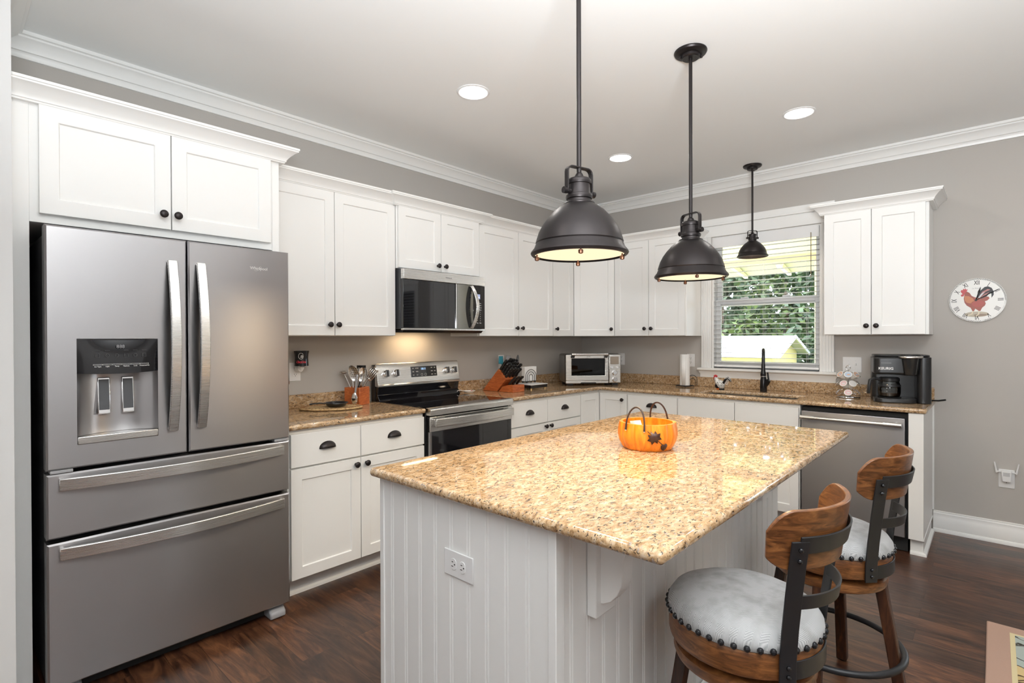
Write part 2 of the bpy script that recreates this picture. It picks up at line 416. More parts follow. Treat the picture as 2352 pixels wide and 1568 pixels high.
# ------------------------------------------------------------------ room shell
H = 2.74
struct('floor', B().box(-0.12, 7.0, -8.0, 0.12, -0.05, 0), FLOORM)
struct('ceiling', B().box(-0.12, 7.0, -8.0, 0.12, H, H+0.05), CEILM)
struct('wall_left', B().box(-0.12, 0, -8.0, 0.12, 0, H), WALLM)
WX0, WX1, WZ0, WZ1 = 1.42, 2.285, 1.085, 2.25         # sink window opening
VX0, VX1, VZ0, VZ1 = 3.72, 4.62, 0.35, 2.15           # second window, right of the picture
xs = [0, WX0, WX1, VX0, VX1, 7.0]; b = B()
b.box(0, WX0, 0, 0.12, 0, H); b.box(WX1, VX0, 0, 0.12, 0, H); b.box(VX1, 7.0, 0, 0.12, 0, H)
b.box(WX0, WX1, 0, 0.12, 0, WZ0); b.box(WX0, WX1, 0, 0.12, WZ1, H); b.box(VX0, VX1, 0, 0.12, 0, VZ0); b.box(VX0, VX1, 0, 0.12, VZ1, H)
struct('wall_back', b, WALLM)
struct('wall_right', B().box(7.0, 7.12, -8.0, 0.12, 0, H), WALLM)
struct('wall_front', B().box(-0.12, 7.12, -8.12, -8.0, 0, H), WALLM)
struct('wall_end', B().box(0, 0.735, -4.66, -4.53, 0, H), ENDM)
CROWN = [(0, 0), (0.012, 0), (0.014, 0.016), (0.022, 0.026), (0.03, 0.028), (0.036, 0.042), (0.05, 0.06), (0.062, 0.069), (0.072, 0.074), (0.072, 0.082), (0.085, 0.084), (0.085, 0.10), (0, 0.10)]
struct('trim_1', B().sweep(CROWN, [(0.735, -4.53), (0, -4.53), (0, 0), (6.98, 0)], H-0.10), TRIM)
BASEP = [(0, 0), (0.026, 0), (0.026, 0.008), (0.02, 0.022), (0.015, 0.025), (0.015, 0.10), (0.011, 0.106), (0.011, 0.128), (0.006, 0.134), (0.006, 0.142), (0, 0.145)]
struct('baseboard_back', B().sweep(BASEP, [(2.978, 0), (6.98, 0)]), TRIM)

def casing_profile(b, x0, x1, z0, z1):
    # fluted flat casing, ribs run vertically
    w = x1-x0; n = 5; b.box(x0, x1, -0.017, 0, z0, z1)
    for k, (a, c) in enumerate(((0.0, 0.12), (0.2, 0.34), (0.42, 0.58), (0.66, 0.8), (0.88, 1.0))):
        b.box(x0+w*a, x0+w*c, -0.023, -0.017, z0, z1)
def window(name, x0, x1, z0, z1, rail, casing=True):
    w = bpy.data.objects.new(name, None); COL.objects.link(w); w.location = ((x0+x1)/2, 0, z0); w['kind'] = 'structure'
    INV[name] = Matrix.Translation(w.location).inverted()
    b = B()
    casing_profile(b, x0-0.092, x0-0.004, z0, z1+0.004); casing_profile(b, x1+0.004, x1+0.092, z0, z1+0.004)
    b.box(x0-0.092, x1+0.092, -0.02, 0, z1+0.004, z1+0.10); b.box(x0-0.105, x1+0.105, -0.04, 0, z1+0.10, z1+0.118); b.box(x0-0.098, x1+0.098, -0.03, 0, z1+0.118, z1+0.162)
    struct('window_casing', b, TRIM, w, bevel=0.002)
    b = B()   # stool with a moulded apron below
    b.box(x0-0.115, x1+0.115, -0.062, 0.07, z0-0.018, z0)
    b.sweep([(0, -0.09), (0.018, -0.09), (0.018, -0.055), (0.024, -0.046), (0.03, -0.03), (0.046, -0.02), (0.046, -0.018), (0, -0.018)], [(x0-0.085, 0), (x0-0.085, -0.001), (x1+0.085, -0.001), (x1+0.085, 0)], z0)
    struct('window_sill', b, TRIM, w, bevel=0.003)
    b = B()   # jambs lining the opening
    b.box(x0, x0+0.012, 0.0, 0.12, z0, z1); b.box(x1-0.012, x1, 0.0, 0.12, z0, z1); b.box(x0+0.012, x1-0.012, 0.0, 0.12, z1-0.012, z1); b.box(x0+0.012, x1-0.012, 0.07, 0.12, z0, z0+0.02)
    struct('window_frame', b, TRIM, w)
    a, c = x0+0.013, x1-0.013
    for nm, y, za, zb in (('lower_sash', 0.066, z0+0.02, rail+0.03), ('upper_sash', 0.096, rail-0.03, z1-0.012)):
        b = B(); s = 0.042
        b.box(a, a+s, y-0.013, y+0.013, za, zb); b.box(c-s, c, y-0.013, y+0.013, za, zb); b.box(a+s, c-s, y-0.013, y+0.013, za, za+s); b.box(a+s, c-s, y-0.013, y+0.013, zb-s, zb)
        q = struct(nm, b, WHITEPL, w, bevel=0.003)
        struct('window_pane', B().box(a+s, c-s, y-0.002, y+0.002, za+s, zb-s), GLASS, q)
    b = B()
    for t in (0.3, 0.7):
        x = a+(c-a)*t; b.box(x-0.03, x+0.03, 0.04, 0.062, rail+0.03, rail+0.042); b.box(x+0.005, x+0.03, 0.03, 0.045, rail+0.036, rail+0.046)
    struct('sash_lock', b, WHITEPL, w)
    return w
window('window_1', WX0, WX1, WZ0, WZ1, 1.665)
window('window_2', VX0, VX1, VZ0, VZ1, 1.25)
def blind(x0, x1, z0, z1, label, pitch=0.0415):
    t = thing('window_blind', label, 'blind', ((x0+x1)/2, 0.02, z0), 0, 'white slatted window blinds')
    obj('valance', B().box(x0+0.014, x1-0.014, -0.008, 0.002, z1-0.098, z1-0.008), WHITEPL, t, bevel=0.002)
    obj('headrail', B().box(x0+0.016, x1-0.016, 0.003, 0.04, z1-0.06, z1-0.014), WHITEPL, t)
    b = B(); z = z1-0.115
    while z > z0+0.05:
        b.surf(lambda u, v: (x0+0.016+(x1-x0-0.032)*v, -0.002+0.045*u, z+0.0022*(1-(2*u-1)**2)), 3, 1); z -= pitch
    obj('slats', b, WHITEPL, t, solid=0.0024)
    obj('bottom_rail', B().box(x0+0.016, x1-0.016, -0.003, 0.044, z0+0.012, z0+0.03), WHITEPL, t, bevel=0.003)
    b = B()
    for f in (0.12, 0.5, 0.88):
        x = x0+(x1-x0)*f
        for y in (-0.003, 0.0445): b.cyl((x, y, z0+0.03), (x, y, z1-0.1), 0.0009, seg=6)
    obj('ladder_cords', b, WHITEPL, t)
    b = B(); xw = x1-0.07
    b.cyl((xw, -0.012, z1-0.42), (xw, -0.012, z1-0.06), 0.0032, seg=8)
    obj('tilt_wand', b, mat('amber_wand_'+str(len(MATS)), (0.25, 0.2, 0.12), 0.3), t)
    return t
blind(WX0, WX1, WZ0, WZ1, 'white slatted blind hung in the window above the sink')
blind(VX0, VX1, VZ0, VZ1, 'white slatted blind in the window right of the clock')

# ------------------------------------------------------------------ cabinets
def shaker(x0, x1, z0, z1, yf=-0.02, t=0.02, fr=0.058, rec=0.008):
    b = B(); a = [(x0, z0), (x1, z0), (x1, z1), (x0, z1)]; i = [(x0+fr, z0+fr), (x1-fr, z0+fr), (x1-fr, z1-fr), (x0+fr, z1-fr)]
    j = [(x0+fr+.003, z0+fr+.003), (x1-fr-.003, z0+fr+.003), (x1-fr-.003, z1-fr-.003), (x0+fr+.003, z1-fr-.003)]
    v = [(x, yf, z) for x, z in a]+[(x, yf, z) for x, z in i]+[(x, yf+rec, z) for x, z in j]+[(x, yf+t, z) for x, z in a]
    f = []
    for k in range(4):
        q = (k+1) % 4; f += [(k, q, 4+q, 4+k), (4+k, 4+q, 8+q, 8+k), (12+k, 12+q, q, k)]
    return b.add(v, f+[(8, 9, 10, 11), (15, 14, 13, 12)])
def knob(par, x, z, y=-0.02):
    X = Matrix.Translation((x, y, z)) @ Matrix.Rotation(R(90), 4, 'X')
    p = [(0.0085, 0), (0.0075, 0.004), (0.0065, 0.010), (0.0075, 0.014), (0.0135, 0.017), (0.0165, 0.021), (0.0165, 0.025), (0.0135, 0.029), (0.007, 0.0315), (0.0, 0.032)]
    return obj('knob', B().lathe(p, 20, X), BRONZE, par, local=True)
def cup_pull(par, x, z, y=-0.02):
    b = B(); A, D, Hh = 0.043, 0.023, 0.030
    b.surf(lambda u, v: (x+A*cos(pi*u), y-0.001-D*sin(pi*u)**0.6*sin(pi/2*v), z+Hh*sin(pi*u)**0.75*cos(pi/2*v)), 24, 8)
    b.box(x-0.047, x+0.047, y-0.003, y, z-0.003, z+0.002); b.prism([(x+0.047*cos(pi*k/12), z+0.034*sin(pi*k/12)) for k in range(13)], y-0.0025, y, 'y')
    return obj('cup_pull', b, BRONZE, par, local=True, solid=0.0015)
CABCROWN = [(0, 0), (0.022, 0), (0.024, 0.006), (0.028, 0.008), (0.028, 0.014), (0.036, 0.026), (0.05, 0.042), (0.064, 0.052), (0.072, 0.056), (0.072, 0.062), (0.076, 0.064), (0.076, 0.074), (0, 0.074)]
def cab(name, label, loc, rz, w, h, d, doors=(), drawers=(), crown=None, base=False, group=None, carcass=None, cat='cabinet', toe_ends=True):
    t = thing(name, label, cat, loc, rz, group)
    b = carcass if carcass else B().box(0, w, 0, d, 0.10 if base else 0, h)
    obj('carcass', b, PAINT, t, local=not carcass, bevel=0.001)
    if base:
        k = B().box(0, w, 0.075, 0.09, 0, 0.10); k.prism([(0.075, 0), (0.062, 0), (0.064, 0.012), (0.075, 0.019)], 0, w, 'x'); obj('toe_kick', k, PAINT, t, local=True)
    for (x0, x1, z0, z1, kx, kz) in doors:
        q = obj('door', shaker(x0, x1, z0, z1), PAINT, t, local=True, bevel=0.0012, seg=1)
        if kx is not None: knob(q, kx, kz)
    for (x0, x1, z0, z1, pull) in drawers:
        q = obj('drawer', B().box(x0, x1, -0.02, 0, z0, z1), PAINT, t, local=True, bevel=0.002)
        if pull: cup_pull(q, (x0+x1)/2, z0+(z1-z0)*0.47)
    if crown: obj('crown_moulding', B().sweep(CABCROWN, crown, h-0.006), PAINT, t, local=True)
    return t
LW = R(90)
UP = 'white wall cabinets with black knobs'
FX = 0.322
# over the refrigerator
fc = cab('refrigerator_cabinet', 'white two-door cabinet above the refrigerator with tall panels beside it', (0.61, -4.475, 1.80), LW, 0.905, 0.45, 0.60,
         doors=[(0.027, 0.459, 0.033, 0.446, 0.428, 0.095), (0.463, 0.893, 0.033, 0.446, 0.482, 0.095)], crown=[(-0.053, 0), (0.94, 0), (0.94, 0.20)], group=UP)
for x0, x1 in ((-0.053, 0.0), (0.905, 0.94)):
    b = B().box(x0, x1, -0.002, 0.60, -1.80, 0.45)
    obj('side_panel', b, PAINT, fc, local=True, bevel=0.001)
cab('wall_cabinet', 'white tall two-door wall cabinet between the refrigerator cabinet and the microwave', (FX, -3.532, 1.372), LW, 0.892, 0.876, FX-0.002,
    doors=[(0.004, 0.450, 0.003, 0.870, 0.415, 0.068), (0.454, 0.889, 0.003, 0.870, 0.469, 0.068)], crown=[(0, 0), (0.892, 0)], group=UP)
cab('wall_cabinet', 'white short two-door wall cabinet directly above the microwave', (FX+0.022, -2.637, 1.826), LW, 0.768, 0.422, FX+0.02,
    doors=[(0.008, 0.371, 0.004, 0.416, 0.340, 0.045), (0.375, 0.752, 0.004, 0.416, 0.406, 0.045)], crown=[(0, 0.02), (0, 0), (0.768, 0), (0.768, 0.02)], group=UP)
cab('wall_cabinet', 'white tall two-door wall cabinet right of the microwave above the knife block', (FX, -1.867, 1.372), LW, 0.930, 0.876, FX-0.002,
    doors=[(0.004, 0.460, 0.003, 0.870, 0.428, 0.068), (0.464, 0.926, 0.003, 0.870, 0.496, 0.068)], crown=[(0, 0), (0.930, 0)], group=UP)
cab('wall_cabinet', 'white narrow single-door wall cabinet left of the angled corner cabinet', (FX, -0.935, 1.372), LW, 0.322, 0.876, FX-0.002,
    doors=[(0.004, 0.312, 0.003, 0.870, 0.040, 0.068)], crown=[(0, 0), (0.335, 0)], group=UP)
Hc = 2.248
poly = [(0.002, -0.611), (FX, -0.611), (0.612, -FX), (0.612, -0.002), (0.002, -0.002)]
cab('corner_cabinet', 'white single-door wall cabinet set at an angle across the corner above the toaster oven', (FX, -0.611, 1.372), R(45), 0.409, 0.876, 0.3,
    doors=[(0.012, 0.397, 0.003, 0.870, 0.362, 0.068)], crown=[(-0.03, 0), (0.439, 0)], group=UP, carcass=B().prism(poly, 1.372, Hc))
cab('wall_cabinet', 'white tall two-door wall cabinet left of the window above the paper towels', (0.614, -FX, 1.372), 0, 0.711, 0.876, FX-0.002,
    doors=[(0.006, 0.358, 0.003, 0.870, 0.326, 0.068), (0.362, 0.702, 0.003, 0.870, 0.392, 0.068)], crown=[(0, 0), (0.711, 0), (0.711, 0.318)], group=UP)
cab('wall_cabinet', 'white tall two-door wall cabinet right of the window above the coffee maker', (2.372, -FX, 1.372), 0, 0.605, 0.876, FX-0.002,
    doors=[(0.004, 0.289, 0.003, 0.870, 0.264, 0.062), (0.293, 0.588, 0.003, 0.870, 0.321, 0.062)], crown=[(0, 0.318), (0, 0), (0.605, 0), (0.605, 0.318)], group=UP)
# base units
BG = 'white base cabinets'
cab('base_cabinet', 'white base cabinet between refrigerator and stove with two drawers over two doors', (0.62, -3.505, 0), LW, 0.870, 0.882, 0.61,
    doors=[(0.012, 0.413, 0.112, 0.681, 0.382, 0.648), (0.417, 0.866, 0.112, 0.681, 0.448, 0.648)], drawers=[(0.012, 0.413, 0.690, 0.862, 1), (0.417, 0.866, 0.690, 0.862, 1)], base=True, group=BG)
cab('base_cabinet', 'white base cabinet right of the stove with two cup-pull drawers over two doors', (0.62, -1.840, 0), LW, 0.908, 0.882, 0.61,
    doors=[(0.006, 0.444, 0.112, 0.674, 0.414, 0.652), (0.448, 0.904, 0.112, 0.674, 0.478, 0.652)], drawers=[(0.006, 0.444, 0.683, 0.862, 1), (0.448, 0.904, 0.683, 0.862, 1)], base=True, group=BG)
cc = cab('corner_base_cabinet', 'white folding-door base cabinet in the inside corner under the toaster oven', (0.62, -0.930, 0), LW, 0.31, 0.882, 0.3, doors=[(0.004, 0.288, 0.112, 0.862, None, None)], group=BG,
         carcass=B().prism([(0.01, -0.930), (0.62, -0.930), (0.62, -0.62), (0.925, -0.62), (0.925, -0.01), (0.01, -0.01)], 0.10, 0.882))
q = obj('door', B().add([Matrix.Translation((0.62, -0.62, 0)) @ Vector(p) for p in shaker(0.024, 0.298, 0.112, 0.862).v], shaker(0, 1, 0, 1).f), PAINT, cc, bevel=0.0012, seg=1)
X = Matrix.Translation((0.882, -0.64, 0.812)) @ Matrix.Rotation(R(90), 4, 'X')
obj('knob', B().lathe([(0.0085, 0), (0.0065, 0.010), (0.0135, 0.017), (0.0165, 0.022), (0.0135, 0.029), (0.0, 0.032)], 20, X), BRONZE, q)
obj('toe_kick', B().box(0.545, 0.555, -0.93, -0.545, 0, 0.10).box(0.555, 0.925, -0.555, -0.545, 0, 0.10), PAINT, cc)
cab('base_cabinet', 'white base cabinet left of the sink with one cup-pull drawer over a door', (0.926, -0.62, 0), 0, 0.462, 0.882, 0.61,
    doors=[(0.006, 0.456, 0.112, 0.681, 0.420, 0.648)], drawers=[(0.006, 0.456, 0.690, 0.862, 1)], base=True, group=BG)
snk = cab('base_cabinet', 'white sink base cabinet below the window with two plain false drawer fronts', (1.389, -0.62, 0), 0, 0.898, 0.882, 0.61,
    doors=[(0.004, 0.449, 0.112, 0.681, 0.415, 0.648), (0.455, 0.892, 0.112, 0.681, 0.489, 0.648)], drawers=[(0.004, 0.449, 0.690, 0.862, 0), (0.455, 0.892, 0.690, 0.862, 0)], base=True, group=BG,
    carcass=B().box(1.389, 1.405, -0.62, -0.01, 0.1, 0.882).box(2.271, 2.287, -0.62, -0.01, 0.1, 0.882).box(1.405, 2.271, -0.62, -0.604, 0.1, 0.882).box(1.405, 2.271, -0.604, -0.01, 0.1, 0.12))
ep = thing('end_panel', 'white end panel closing the counter run right of the dishwasher', 'cabinet panel', (2.935, -0.3, 0))
obj('panel_body', B().box(2.899, 2.974, -0.64, -0.002, 0.10, 0.882), PAINT, ep, bevel=0.001)
obj('corner_strip', B().box(2.974, 2.984, -0.012, -0.001, 0.15, 0.882), PAINT, ep)
k = B().box(2.905, 2.970, -0.60, -0.03, 0, 0.10); k.sweep([(0, 0), (0.018, 0), (0.016, 0.012), (0.006, 0.02), (0, 0.02)], [(2.905, -0.60), (2.970, -0.60), (2.970, -0.03)])
k.sweep([(0, 0.1), (0.004, 0.1), (0.004, 0.112), (0, 0.112)], [(2.974, -0.636), (2.974, -0.03)])
obj('plinth', k, PAINT, ep)

# ------------------------------------------------------------------ counters and sink
CZ0, CZ1 = 0.884, 0.914
ct = thing('countertop', 'brown speckled granite countertop between the refrigerator and the stove', 'countertop', (0.33, -3.08, CZ0))
obj('slab', B().box(0.001, 0.655, -3.532, -2.632, CZ0, CZ1), GRANITE, ct, bevel=0.012, seg=4)
obj('backsplash', B().box(0.001, 0.021, -3.53, -2.632, CZ1+0.0005, 1.0), GRANITE, ct, bevel=0.002)
ct = thing('countertop', 'long L-shaped brown granite countertop under the window holding the sink', 'countertop', (1.5, -0.33, CZ0))
SX0, SX1, SY0, SY1 = 1.535, 2.245, -0.585, -0.285
xs = [0.001, 0.655, SX0, SX1, 2.99]; ys = [-1.845, -0.655, SY0, SY1, -0.001]
obj('slab', B().gridsolid(xs, ys, lambda i, j: not (j == 0 and i > 0) and not (i == 2 and j == 2), CZ0, CZ1), GRANITE, ct, bevel=0.012, seg=4)
obj('backsplash', B().box(0.001, 0.021, -1.845, -0.001, CZ1+0.0005, 1.0).box(0.021, 2.985, -0.021, -0.001, CZ1+0.0005, 1.0), GRANITE, ct, bevel=0.002)
sk = thing('sink', 'stainless undermount sink bowl below the window', 'sink', (1.89, -0.435, 0.68))
b = B(); a0, a1, c0, c1 = SX0-0.008, SX1+0.008, SY0-0.008, SY1+0.008
for p in ((a0-0.004, a0, c0, c1), (a1, a1+0.004, c0, c1), (a0, a1, c0-0.004, c0), (a0, a1, c1, c1+0.004)): b.box(*p, 0.69, 0.883)
b.box(a0-0.004, a1+0.004, c0-0.004, c1+0.004, 0.685, 0.69)
obj('bowl', b, STEEL_L, sk)
obj('drain', B().lathe([(0.0, 0.692), (0.03, 0.692), (0.042, 0.695), (0.044, 0.692)], 24, Matrix.Translation((1.89, -0.43, 0))), CHROME, sk)

# ------------------------------------------------------------------ refrigerator
fr = thing('refrigerator', 'stainless french-door refrigerator with water dispenser left of the counter', 'refrigerator', (0.40, -3.997, 0))
obj('cabinet_body', B().box(0.03, 0.665, -4.438, -3.556, 0.03, 1.755), FRIDGESIDE, fr, bevel=0.003)
XF, XB = 0.745, 0.678
def slab(y0, y1, z0, z1, hole=None, ch=0.006):
    """door slab facing +x with a chamfered front edge and an optional through hole"""
    b = B(); o = [(y0, z0), (y1, z0), (y1, z1), (y0, z1)]; i = [(y0+ch, z0+ch), (y1-ch, z0+ch), (y1-ch, z1-ch), (y0+ch, z1-ch)]
    v = [(XB, *p) for p in o]+[(XF-ch, *p) for p in o]+[(XF, *p) for p in i]; f = [(3, 2, 1, 0)]
    for k in range(4): q = (k+1) % 4; f += [(k, q, 4+q, 4+k), (4+k, 4+q, 8+q, 8+k)]
    if hole:
        h0, h1, g0, g1 = hole; v += [(XF, a, c) for a, c in ((h0, g0), (h1, g0), (h1, g1), (h0, g1))]
        f += [(8+k, 8+(k+1) % 4, 12+(k+1) % 4, 12+k) for k in range(4)]
    else: f.append((8, 9, 10, 11))
    return b.add(v, f)
HO = (-4.358, -4.097, 0.957, 1.357)
ld = obj('door', slab(-4.447, -3.9905, 0.872, 1.775, HO), STEEL, fr); ld['label'] = 'left door with dispenser'
rd = obj('door', slab(-3.9845, -3.548, 0.872, 1.775), STEEL, fr)
d1 = obj('drawer', slab(-4.447, -3.549, 0.619, 0.857), STEEL, fr)
d2 = obj('drawer', slab(-4.447, -3.549, 0.066, 0.602), STEEL, fr)
obj('gasket', B().box(0.667, XB-0.001, -4.436, -3.558, 0.07, 1.765), GASKET, fr)
def bow(n, a, c, base, rise, fn):
    return [fn(a+(c-a)*i/n, base+rise*(1-(2*i/n-1)**2)) for i in range(n+1)]
for dr, yc in ((ld, -4.046), (rd, -3.938)):
    b = B().strap(bow(16, 0.972, 1.684, XF+0.004, 0.055, lambda s, x: (x+0.006, yc, s)), (0, 1, 0), 0.036, 0.013)
    for z in (0.978, 1.678): b.box(XF, XF+0.012, yc-0.018, yc+0.018, z-0.006, z+0.006)
    obj('handle', b, STEEL_L, dr, bevel=0.003)
    obj('handle_recess', B().strap(bow(16, 0.99, 1.668, XF+0.001, 0.04, lambda s, x: (x, yc, s)), (0, 1, 0), 0.028, 0.003), DARKPL, dr)
for dr, zc in ((d1, 0.818), (d2, 0.562)):
    b = B().strap(bow(16, -4.412, -3.582, XF+0.004, 0.05, lambda s, x: (x+0.006, s, zc)), (0, 0, 1), 0.046, 0.013)
    for y in (-4.405, -3.589): b.box(XF, XF+0.012, y-0.007, y+0.007, zc-0.023, zc+0.023)
    obj('handle', b, STEEL_L, dr, bevel=0.003)
X = frame((XF+0.0005, -3.690, 1.684), (0, 1, 0), (0, 0, 1))
b = B().text('Whirlpool', 0.019, X, bold=0.0003); b.loft([(XF+0.001, -3.712, 1.676), (XF+0.001, -3.704, 1.672), (XF+0.001, -3.690, 1.678), (XF+0.001, -3.678, 1.690), (XF+0.001, -3.682, 1.694), (XF+0.001, -3.690, 1.688)], 0.0007, 6)
obj('badge_lettering', b, mat('bright_badge', (0.80, 0.79, 0.77), 0.3, 0.8), rd)
# dispenser
dp = obj('water_dispenser', B().surf(lambda u, v: (XF-0.002-0.062*sin(pi*u)**0.6, HO[0]+(HO[1]-HO[0])*u, 0.987+(1.232-0.987)*v), 28, 2), STEEL, fr)
obj('control_panel', B().surf(lambda u, v: (XF-0.001+0.012*(1-(2*u-1)**2)**0.7*(1-0.9*v**2) - 0.001*v, HO[0]+(HO[1]-HO[0])*u, 1.226+0.006*(1-(2*u-1)**2)*-1+(1.357-1.226)*v), 24, 10), BLACKGLASS, dp)
obj('dispenser_roof', B().box(XF-0.066, XF-0.002, HO[0]+0.001, HO[1]-0.001, 1.226, 1.231), DARKPL, dp)
b = B().box(XF-0.064, XF+0.004, HO[0]+0.001, HO[1]-0.001, 0.958, 0.986); obj('drip_tray', b, STEEL_L, dp, bevel=0.003)
for y in (-4.268, -4.190):
    b = B(); X = Matrix.Translation((XF-0.055, y, 1.132)) @ Matrix.Rotation(R(-6), 4, 'Y')
    obj('paddle', B().box(-0.004, 0.010, -0.021, 0.021, -0.072, 0.072, X), CHROME, dp, bevel=0.003)
    obj('paddle_pad', B().box(0.0095, 0.0115, -0.0165, 0.0165, -0.056, 0.064, X), DARKPL, dp, bevel=0.001)
xp = XF+0.0122; b = B().text('888', 0.018, frame((xp, -4.225, 1.326), (0, 1, 0), (0, 0, 1)))
obj('display_digits', b, GREYMARK, dp)
b = B()
for i, s in enumerate(('Ice Type', 'Light', 'Temp', 'Options', 'Lock', 'Measured Fill')):
    y = -4.297+i*0.030; b.text(s, 0.0062, frame((xp+0.002, y, 1.2495), (0, 1, 0), (0, 0, 1)), bold=0.0001)
    for a in ((y-0.0145, y+0.0145, 1.2545, 1.2552), (y-0.0145, y+0.0145, 1.2585, 1.2592), (y-0.0145, y-0.0138, 1.2545, 1.2592), (y+0.0138, y+0.0145, 1.2545, 1.2592)): b.box(xp+0.0016, xp+0.0022, *a)
obj('key_lettering', b, WHITEMARK, dp)
b = B()
for i in range(6):
    y = -4.297+i*0.030
    b.box(xp, xp+0.0006, y-0.008, y+0.008, 1.311, 1.312) if i != 2 else None
    ring = [(xp+0.0006, y+0.006*cos(2*pi*k/12), 1.292+0.006*sin(2*pi*k/12)) for k in range(12)] if i in (1, 2, 4) else [(xp+0.0006, y+a, 1.292+c) for a, c in ((-.006, -.007), (.006, -.007), (.006, .007), (-.006, .007))]
    b.loft(ring, 0.0005, 5, closed=True)
obj('key_icons', b, DARKMARK, dp)
b = B().box(0.60, 0.70, -4.43, -4.36, 1.756, 1.778).box(0.60, 0.70, -3.63, -3.56, 1.756, 1.778); obj('hinge_cover', b, GREYPL, fr, bevel=0.006)
b = B().box(0.675, 0.742, -4.436, -4.37, 0.8585, 0.8705).box(0.675, 0.742, -3.62, -3.557, 0.8585, 0.8705); obj('hinge_bracket', b, GREYPL, fr, bevel=0.002)
obj('toe_grille', B().box(0.60, 0.66, -4.43, -3.57, 0.004, 0.062), GASKET, fr)
for y in (-4.42, -3.64): obj('foot_cover', B().prism([(0.62, 0.002), (0.735, 0.002), (0.735, 0.03), (0.70, 0.058), (0.62, 0.058)], y, y+0.075, 'y'), GREYPL, fr, bevel=0.008)

# ------------------------------------------------------------------ stove
st = thing('stove', 'stainless electric stove with black glass cooktop under the microwave', 'stove', (0.35, -2.245, 0))
Y0, Y1 = -2.624, -1.856
obj('body', B().box(0.03, 0.635, Y0, Y1, 0.02, 0.90), BLACKPL, st, bevel=0.002)
obj('cooktop', B().box(0.10, 0.662, Y0, Y1, 0.9005, 0.914), BLACKGLASS, st, bevel=0.003)
b = B().prism([(0.640, 0.868), (0.688, 0.868), (0.688, 0.904), (0.682, 0.910), (0.663, 0.9155), (0.640, 0.9155)], Y0, Y1, 'y'); obj('front_trim', b, STEEL_L, st, bevel=0.002)
b = B().prism([(0.03, 0.90), (0.115, 0.915), (0.088, 0.955), (0.098, 1.005), (0.103, 1.018), (0.03, 1.018)], Y0+0.006, Y1-0.006, 'y'); obj('riser', b, BLACKGLASS, st, bevel=0.002)
PX = Matrix.Rotation(R(-6), 4, 'Y')
obj('backguard_housing', B().box(0.022, 0.064, Y0, Y1, 0.90, 1.168), BLACKPL, st, bevel=0.004)
pn = obj('control_panel', B().prism([(0.062, 1.178), (0.062, 1.016), (0.106, 1.012), (0.108, 1.024), (0.101, 1.030), (0.080, 1.170), (0.074, 1.178)], Y0+0.002, Y1-0.002, 'y'), STEEL_L, st, bevel=0.002)
def onpanel(y, z): return 0.080+(1.170-z)*0.15
XK = lambda y, z: Matrix.Translation((onpanel(y, z), y, z)) @ Matrix.Rotation(R(82), 4, 'Y')
for y in (-2.548, -2.462, -1.985, -1.910):
    k = obj('control_knob', B().lathe([(0.030, 0), (0.030, 0.003), (0.025, 0.004), (0.0245, 0.022), (0.022, 0.025), (0, 0.025)], 28, XK(y, 1.105)), CHROME, pn)
    obj('knob_grip', B().box(-0.024, 0.024, -0.0045, 0.0045, 0.0252, 0.036, XK(y, 1.105)), DARKPL, pn, bevel=0.002)
xz = 0.0; b = B(); z0, z1, y0, y1 = 1.068, 1.146, -2.330, -2.085
b.add([(onpanel(0, z)+e, y, z) for e in (0.0, 0.003) for y, z in ((y0, z0), (y1, z0), (y1, z1), (y0, z1))], [(4, 5, 6, 7), (0, 1, 5, 4), (1, 2, 6, 5), (2, 3, 7, 6), (3, 0, 4, 7)])
obj('display', b, BLACKGLASS, pn)
fp = lambda y, z, e=0.0036: frame((onpanel(y, z)+e, y, z), (0, 1, 0), (-0.15, 0, 1))
obj('clock_digits', B().text('10:11', 0.022, fp(-2.215, 1.126), bold=0.0004), BLUESCREEN, pn)
b = B(); wrd = ['BAKE', 'BROIL', 'TIMER', 'KEEP WARM', 'FROZEN', 'LIGHT', 'START', 'CANCEL', 'CLEAN']
k = 0
for y in (-2.310, -2.275, -2.135, -2.105):
    for z in (1.132, 1.107, 1.082):
        b.text(wrd[k % 9], 0.0075, fp(y, z), width=0.7); k += 1
for y in (-2.232, -2.198): b.loft([fp(y, 1.083) @ Vector((0.009*cos(2*pi*i/14), 0.009*sin(2*pi*i/14), 0.0004)) for i in range(14)], 0.0006, 5, closed=True)
obj('panel_lettering', b, WHITEMARK, pn)
od = obj('oven_door', B().box(0.640, 0.672, Y0+0.004, Y1-0.004, 0.19, 0.858), BLACKGLASS, st, bevel=0.004)
obj('door_band', B().box(0.670, 0.676, Y0+0.003, Y1-0.003, 0.764, 0.859), STEEL_L, od, bevel=0.002)
obj('door_side_trim', B().box(0.655, 0.674, Y0+0.003, Y0+0.018, 0.19, 0.763), STEEL, od)
b = B().strap(bow(14, Y0+0.03, Y1-0.012, 0.688, 0.03, lambda s, x: (x+0.012, s, 0.822)), (0, 0, 1), 0.052, 0.014)
for y in (Y0+0.036, Y1-0.018): b.box(0.676, 0.702, y-0.006, y+0.006, 0.80, 0.845)
obj('oven_handle', b, STEEL_L, od, bevel=0.004)
obj('vent_slots', B().box(0.6725, 0.6765, -2.5, -1.95, 0.846, 0.851), GASKET, od)
b = B().box(0.6715, 0.6725, -2.50, -2.03, 0.33, 0.70); obj('oven_window', b, BLACKGLASS, od)
obj('storage_drawer', B().box(0.64, 0.668, Y0+0.004, Y1-0.004, 0.03, 0.18), STEEL, st, bevel=0.003)

